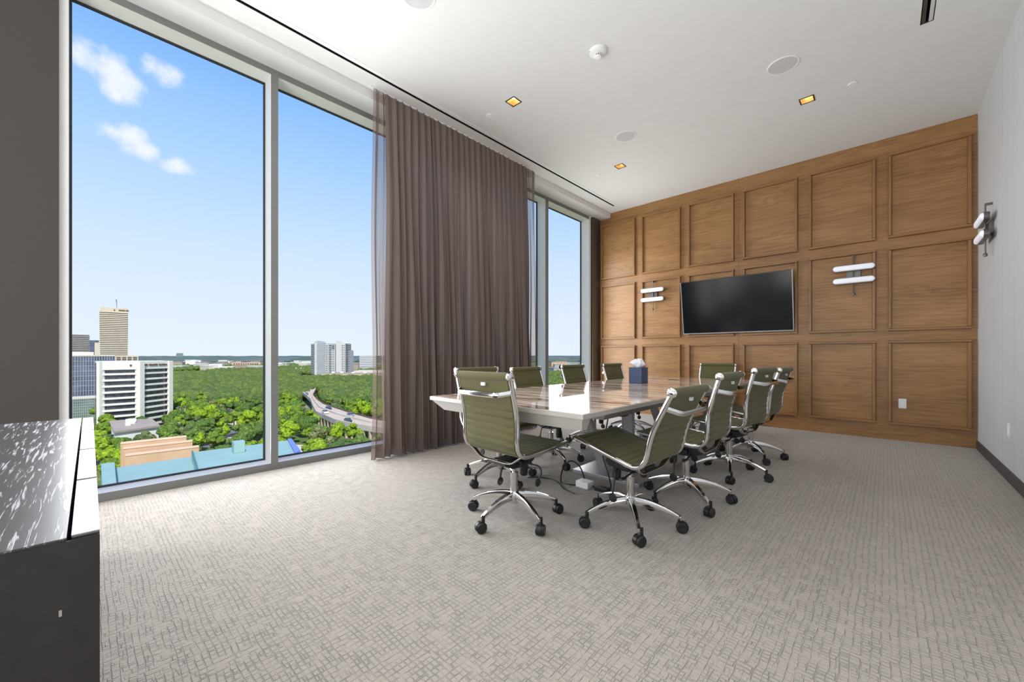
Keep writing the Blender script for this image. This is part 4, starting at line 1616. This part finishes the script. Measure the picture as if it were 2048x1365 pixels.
HWP = [gp(*p, ZH) for p in lower] + [gp(*p, ZH) for p in upper][::-1]
HWP = HWP + []
KEEP = [HWP, [P0, P1, P2, (p3[0] + P1[0], p3[1] + P1[1]), (p4[0] + P1[0], p4[1] + P1[1])],
        [gp(*q_, ZG) for q_ in [(395, 893), (428, 900), (470, 878), (506, 866), (486, 856), (430, 866)]],
        [gp(*q_, ZG) for q_ in [(486, 862), (500, 855), (560, 876), (560, 898)]],
        [gp(*q_, ZG) for q_ in [(430, 838), (452, 836), (500, 848), (560, 856), (560, 868), (500, 860), (440, 847)]],
        [gp(*q_, ZG) for q_ in [(560, 900), (592, 890), (655, 893), (700, 912), (560, 930)]],
        [gp(*q_, ZG) for q_ in [(546, 828), (560, 810), (572, 798), (576, 806), (566, 820), (560, 834)]],
        q, [gp(120, 870, ZG), gp(206, 850, ZG), gp(206, 880, ZG), gp(120, 900, ZG)]]
LX = [p[0] for p in lower]
LY = [p[1] for p in lower]
HWM = []
for A_, B_ in ((lower, upper),):
    lo_, up_ = [gp(*p, ZH) for p in A_], [gp(*p, ZH) for p in B_]
    HWM = [lerp(a, b, -.25) for a, b in zip(lo_, up_)] + [lerp(a, b, 1.3) for a, b in zip(lo_, up_)][::-1]


HWL = []
for l_ in (lower, upper):
    g_ = [gp(*p, ZH) for p in l_]
    HWL += [lerp(a, b, k / 12) for a, b in zip(g_, g_[1:]) for k in range(12)]
HWL = np.array(HWL)


def near_highway(p, d, px):
    """no crowns through the deck, none tall enough to hide it"""
    if inside(p, HWM):
        return True
    if np.min(np.hypot(HWL[:, 0] - p[0], HWL[:, 1] - p[1])) < 7.5:
        return True
    if 604 < px < 800:
        ly = float(np.interp(px, LX, LY))
        top = 710 + 794.5 * (HCAM - (ZG + 10.0)) / d
        dh = 794.5 * (HCAM - ZH) / (ly - 710)
        return d < dh + 8 and top < ly - 1
    return False


BIG = [(*far(228, 625), 45), (*far(254, 495), 32), (*far(154, 430), 34), (*far(492, 1262), 70), (*far(735, 912), 40), (*far(660, 708), 42), (*far(690, 645), 50), (*far(720, 660), 55), (*far(765, 660), 60), (*far(660, 640), 50), (*far(359, 2620), 50), (*far(187, 530), 20), (*far(156, 340), 26), (*far(172, 268), 26), (*far(150, 255), 26), (*gp(268, 850, -29.5), 15)] + [(a, b, 34) for a, b in FOOT]


def blocked(p):
    if any((p[0] - a) ** 2 + (p[1] - b) ** 2 < r * r for a, b, r in BIG):
        return True
    return any(inside(p, poly) for poly in KEEP)


count = 0
pts = []
cell = {}
rs = random.Random(99)


def free(p, r):
    kx, ky = int(p[0] // r), int(p[1] // r)
    for i in (-1, 0, 1):
        for j in (-1, 0, 1):
            for o in cell.get((kx + i, ky + j), ()):
                if (o[0] - p[0]) ** 2 + (o[1] - p[1]) ** 2 < r * r:
                    return False
    cell.setdefault((kx, ky), []).append(p)
    return True


near_pts, far_pts = [], []
for _ in range(60000):
    d = math.sqrt(rs.uniform(115 ** 2, 1500 ** 2)) if rs.random() < .6 else math.sqrt(rs.uniform(115 ** 2, 420 ** 2))
    px = rs.uniform(186, 760) if rs.random() < .85 else rs.uniform(1085, 1165)
    if px > 1000 and d > 760:
        continue
    if 1000 < px and d < 420:
        continue
    p = far(px, d)
    if 600 < px < 740 and 560 < d < 760 and d > 610:
        continue
    if px < 350 and d > 196 and px < 350 and d < 240:
        continue
    if d > 700 and (noise.noise(Vector((p[0] * .006, p[1] * .006, 3))) < -.05 or d > 1100 + 300 * rs.random()):
        continue
    if blocked(p) or near_highway(p, d, px):
        continue
    if not free(p, 6.6):
        continue
    (near_pts if d < 700 else far_pts).append((d, px, p))
near_pts.sort()
indiv, rest = near_pts[:285], near_pts[285:] + far_pts
GR = {'leafy_tree': 'bright trees in the wood outside', 'oak_tree': 'dark trees in the wood outside', 'olive_tree': 'olive trees in the wood outside'}
for d, px, p in indiv:
    bias = noise.noise(Vector((p[0] * .02, p[1] * .02, 0)))
    x = rs.random() + bias * .9
    kd = 0 if x > .65 else 1 if x > .42 else 2 if x > .18 else 3 if x > .02 else 4
    nm, lab, cm_, tm_ = protos[kd]
    colour = {'leafy_tree': 'bright yellow green', 'oak_tree': 'dark green', 'olive_tree': 'pale olive'}[nm]
    if px < 240:
        zone = 'at the foot of the office block by the credenza'
    elif px < 345:
        zone = 'around the pavilion and the terracotta building'
    elif px < 430:
        zone = 'right of the white office block'
    elif px < 527:
        zone = 'left of the first window mullion'
    elif px < 605:
        zone = 'just right of the first window mullion'
    else:
        zone = 'beside the raised highway' if d < 240 else 'behind the raised highway'
    if px < 605:
        zone = ('nearest ' if d < 185 else 'middle ' if d < 235 else 'far ') + 'row ' + zone
    o = thing(nm, colour + ' tree, ' + zone, 'tree', (p[0], p[1], ZG), rs.uniform(0, 6.28), colour + ' trees, ' + zone)
    s_ = rs.uniform(.75, 1.15) * (1.0 if d > 190 else .9)
    o.scale = (s_, s_, s_ * rs.uniform(.85, 1.1))
    for n_, me in (('crown', cm_), ('trunk', tm_)):
        c = bpy.data.objects.new(n_, me)
        COL.objects.link(c)
        c.parent = o
# the rest of the wood, past counting
for nm, mat, sel in (('woods', 'foliage_mass', lambda d: True),):
    V, F = [], []
    k = 0
    for d, px, p in rest:
        if not sel(d):
            continue
        for b in range(3):
            s_ = rs.uniform(3.0, 5.0)
            c = np.array([p[0] + rs.uniform(-2.5, 2.5), p[1] + rs.uniform(-2.5, 2.5), ZG + rs.uniform(3.5, 6.5)])
            jit = 1 + .28 * (rng.random((len(IV2), 1)) - .5)
            V.append(IV2 * jit * s_ * np.array([1, 1, .95]) + c)
            F.append(IF2 + k)
            k += len(IV2)
    if V:
        V = np.concatenate(V)
        F = np.concatenate(F)
        me = bpy.data.meshes.new(nm)
        me.from_pydata(V.tolist(), [], F.tolist())
        me.materials.append(MATS[mat])
        me.polygons.foreach_set('use_smooth', [True] * len(F))
        o = bpy.data.objects.new(nm, me)
        COL.objects.link(o)
        tag(o, 'dense green tree canopy filling the ground to the far blocks' if nm == 'woods' else 'hazy tree belt along the horizon', 'trees')
        o['kind'] = 'stuff'
# horizon ridge of trees
V, F = [], []
k = 0
for i in range(900):
    px = rs.uniform(120, 1200)
    d = rs.uniform(2200, 6500)
    p = far(px, d)
    s_ = rs.uniform(14, 30)
    V.append(IV2 * s_ * np.array([4.5, 4.5, .8]) + np.array([p[0], p[1], ZG + 2]))
    F.append(IF2 + k)
    k += len(IV2)
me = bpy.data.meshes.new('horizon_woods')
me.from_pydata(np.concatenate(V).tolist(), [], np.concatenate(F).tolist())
me.materials.append(MATS['foliage_haze'])
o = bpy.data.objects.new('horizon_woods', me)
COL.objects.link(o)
tag(o, 'dark haze-tinted blue green line of woods on the horizon', 'trees')
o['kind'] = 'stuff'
# two tall palms and lamp posts beside the office block
for px, py, lab in ((361, 852, 'tall bare palm trunk beside the white office block, left of two'), (370, 852, 'tall bare palm trunk beside the white office block, right of two')):
    p = gp(px, py, ZG)
    o = thing('palm_tree', lab, 'tree', (p[0], p[1], ZG))
    MB().tube([(0, 0, 0), (.1, 0, 5), (0, 0, 10)], [.35, .3, .25], 8).build('trunk', 'palm_trunk', o)
    m = MB()
    for k in range(9):
        a = 2 * PI * k / 9
        pt = [(0, 0, 10), (1.1 * math.cos(a), 1.1 * math.sin(a), 10.6), (2.2 * math.cos(a), 2.2 * math.sin(a), 9.9)]
        m.sweep(pt, (0, 0, 1), .05, .28, 4)
    m.build('fronds', 'foliage_olive', o)
p = gp(346, 893, ZG)
o = thing('street_lamp', 'pale street lamp post behind the terracotta building', 'lamp post', (p[0], p[1], ZG))
MB().tube([(0, 0, 0), (0, 0, 8.5)], [.16, .12], 8).build('post', 'palm_trunk', o)
MB().box(-.3, .3, -.9, .3, 8.4, 8.6).build('lamp_head', 'roof_white', o)
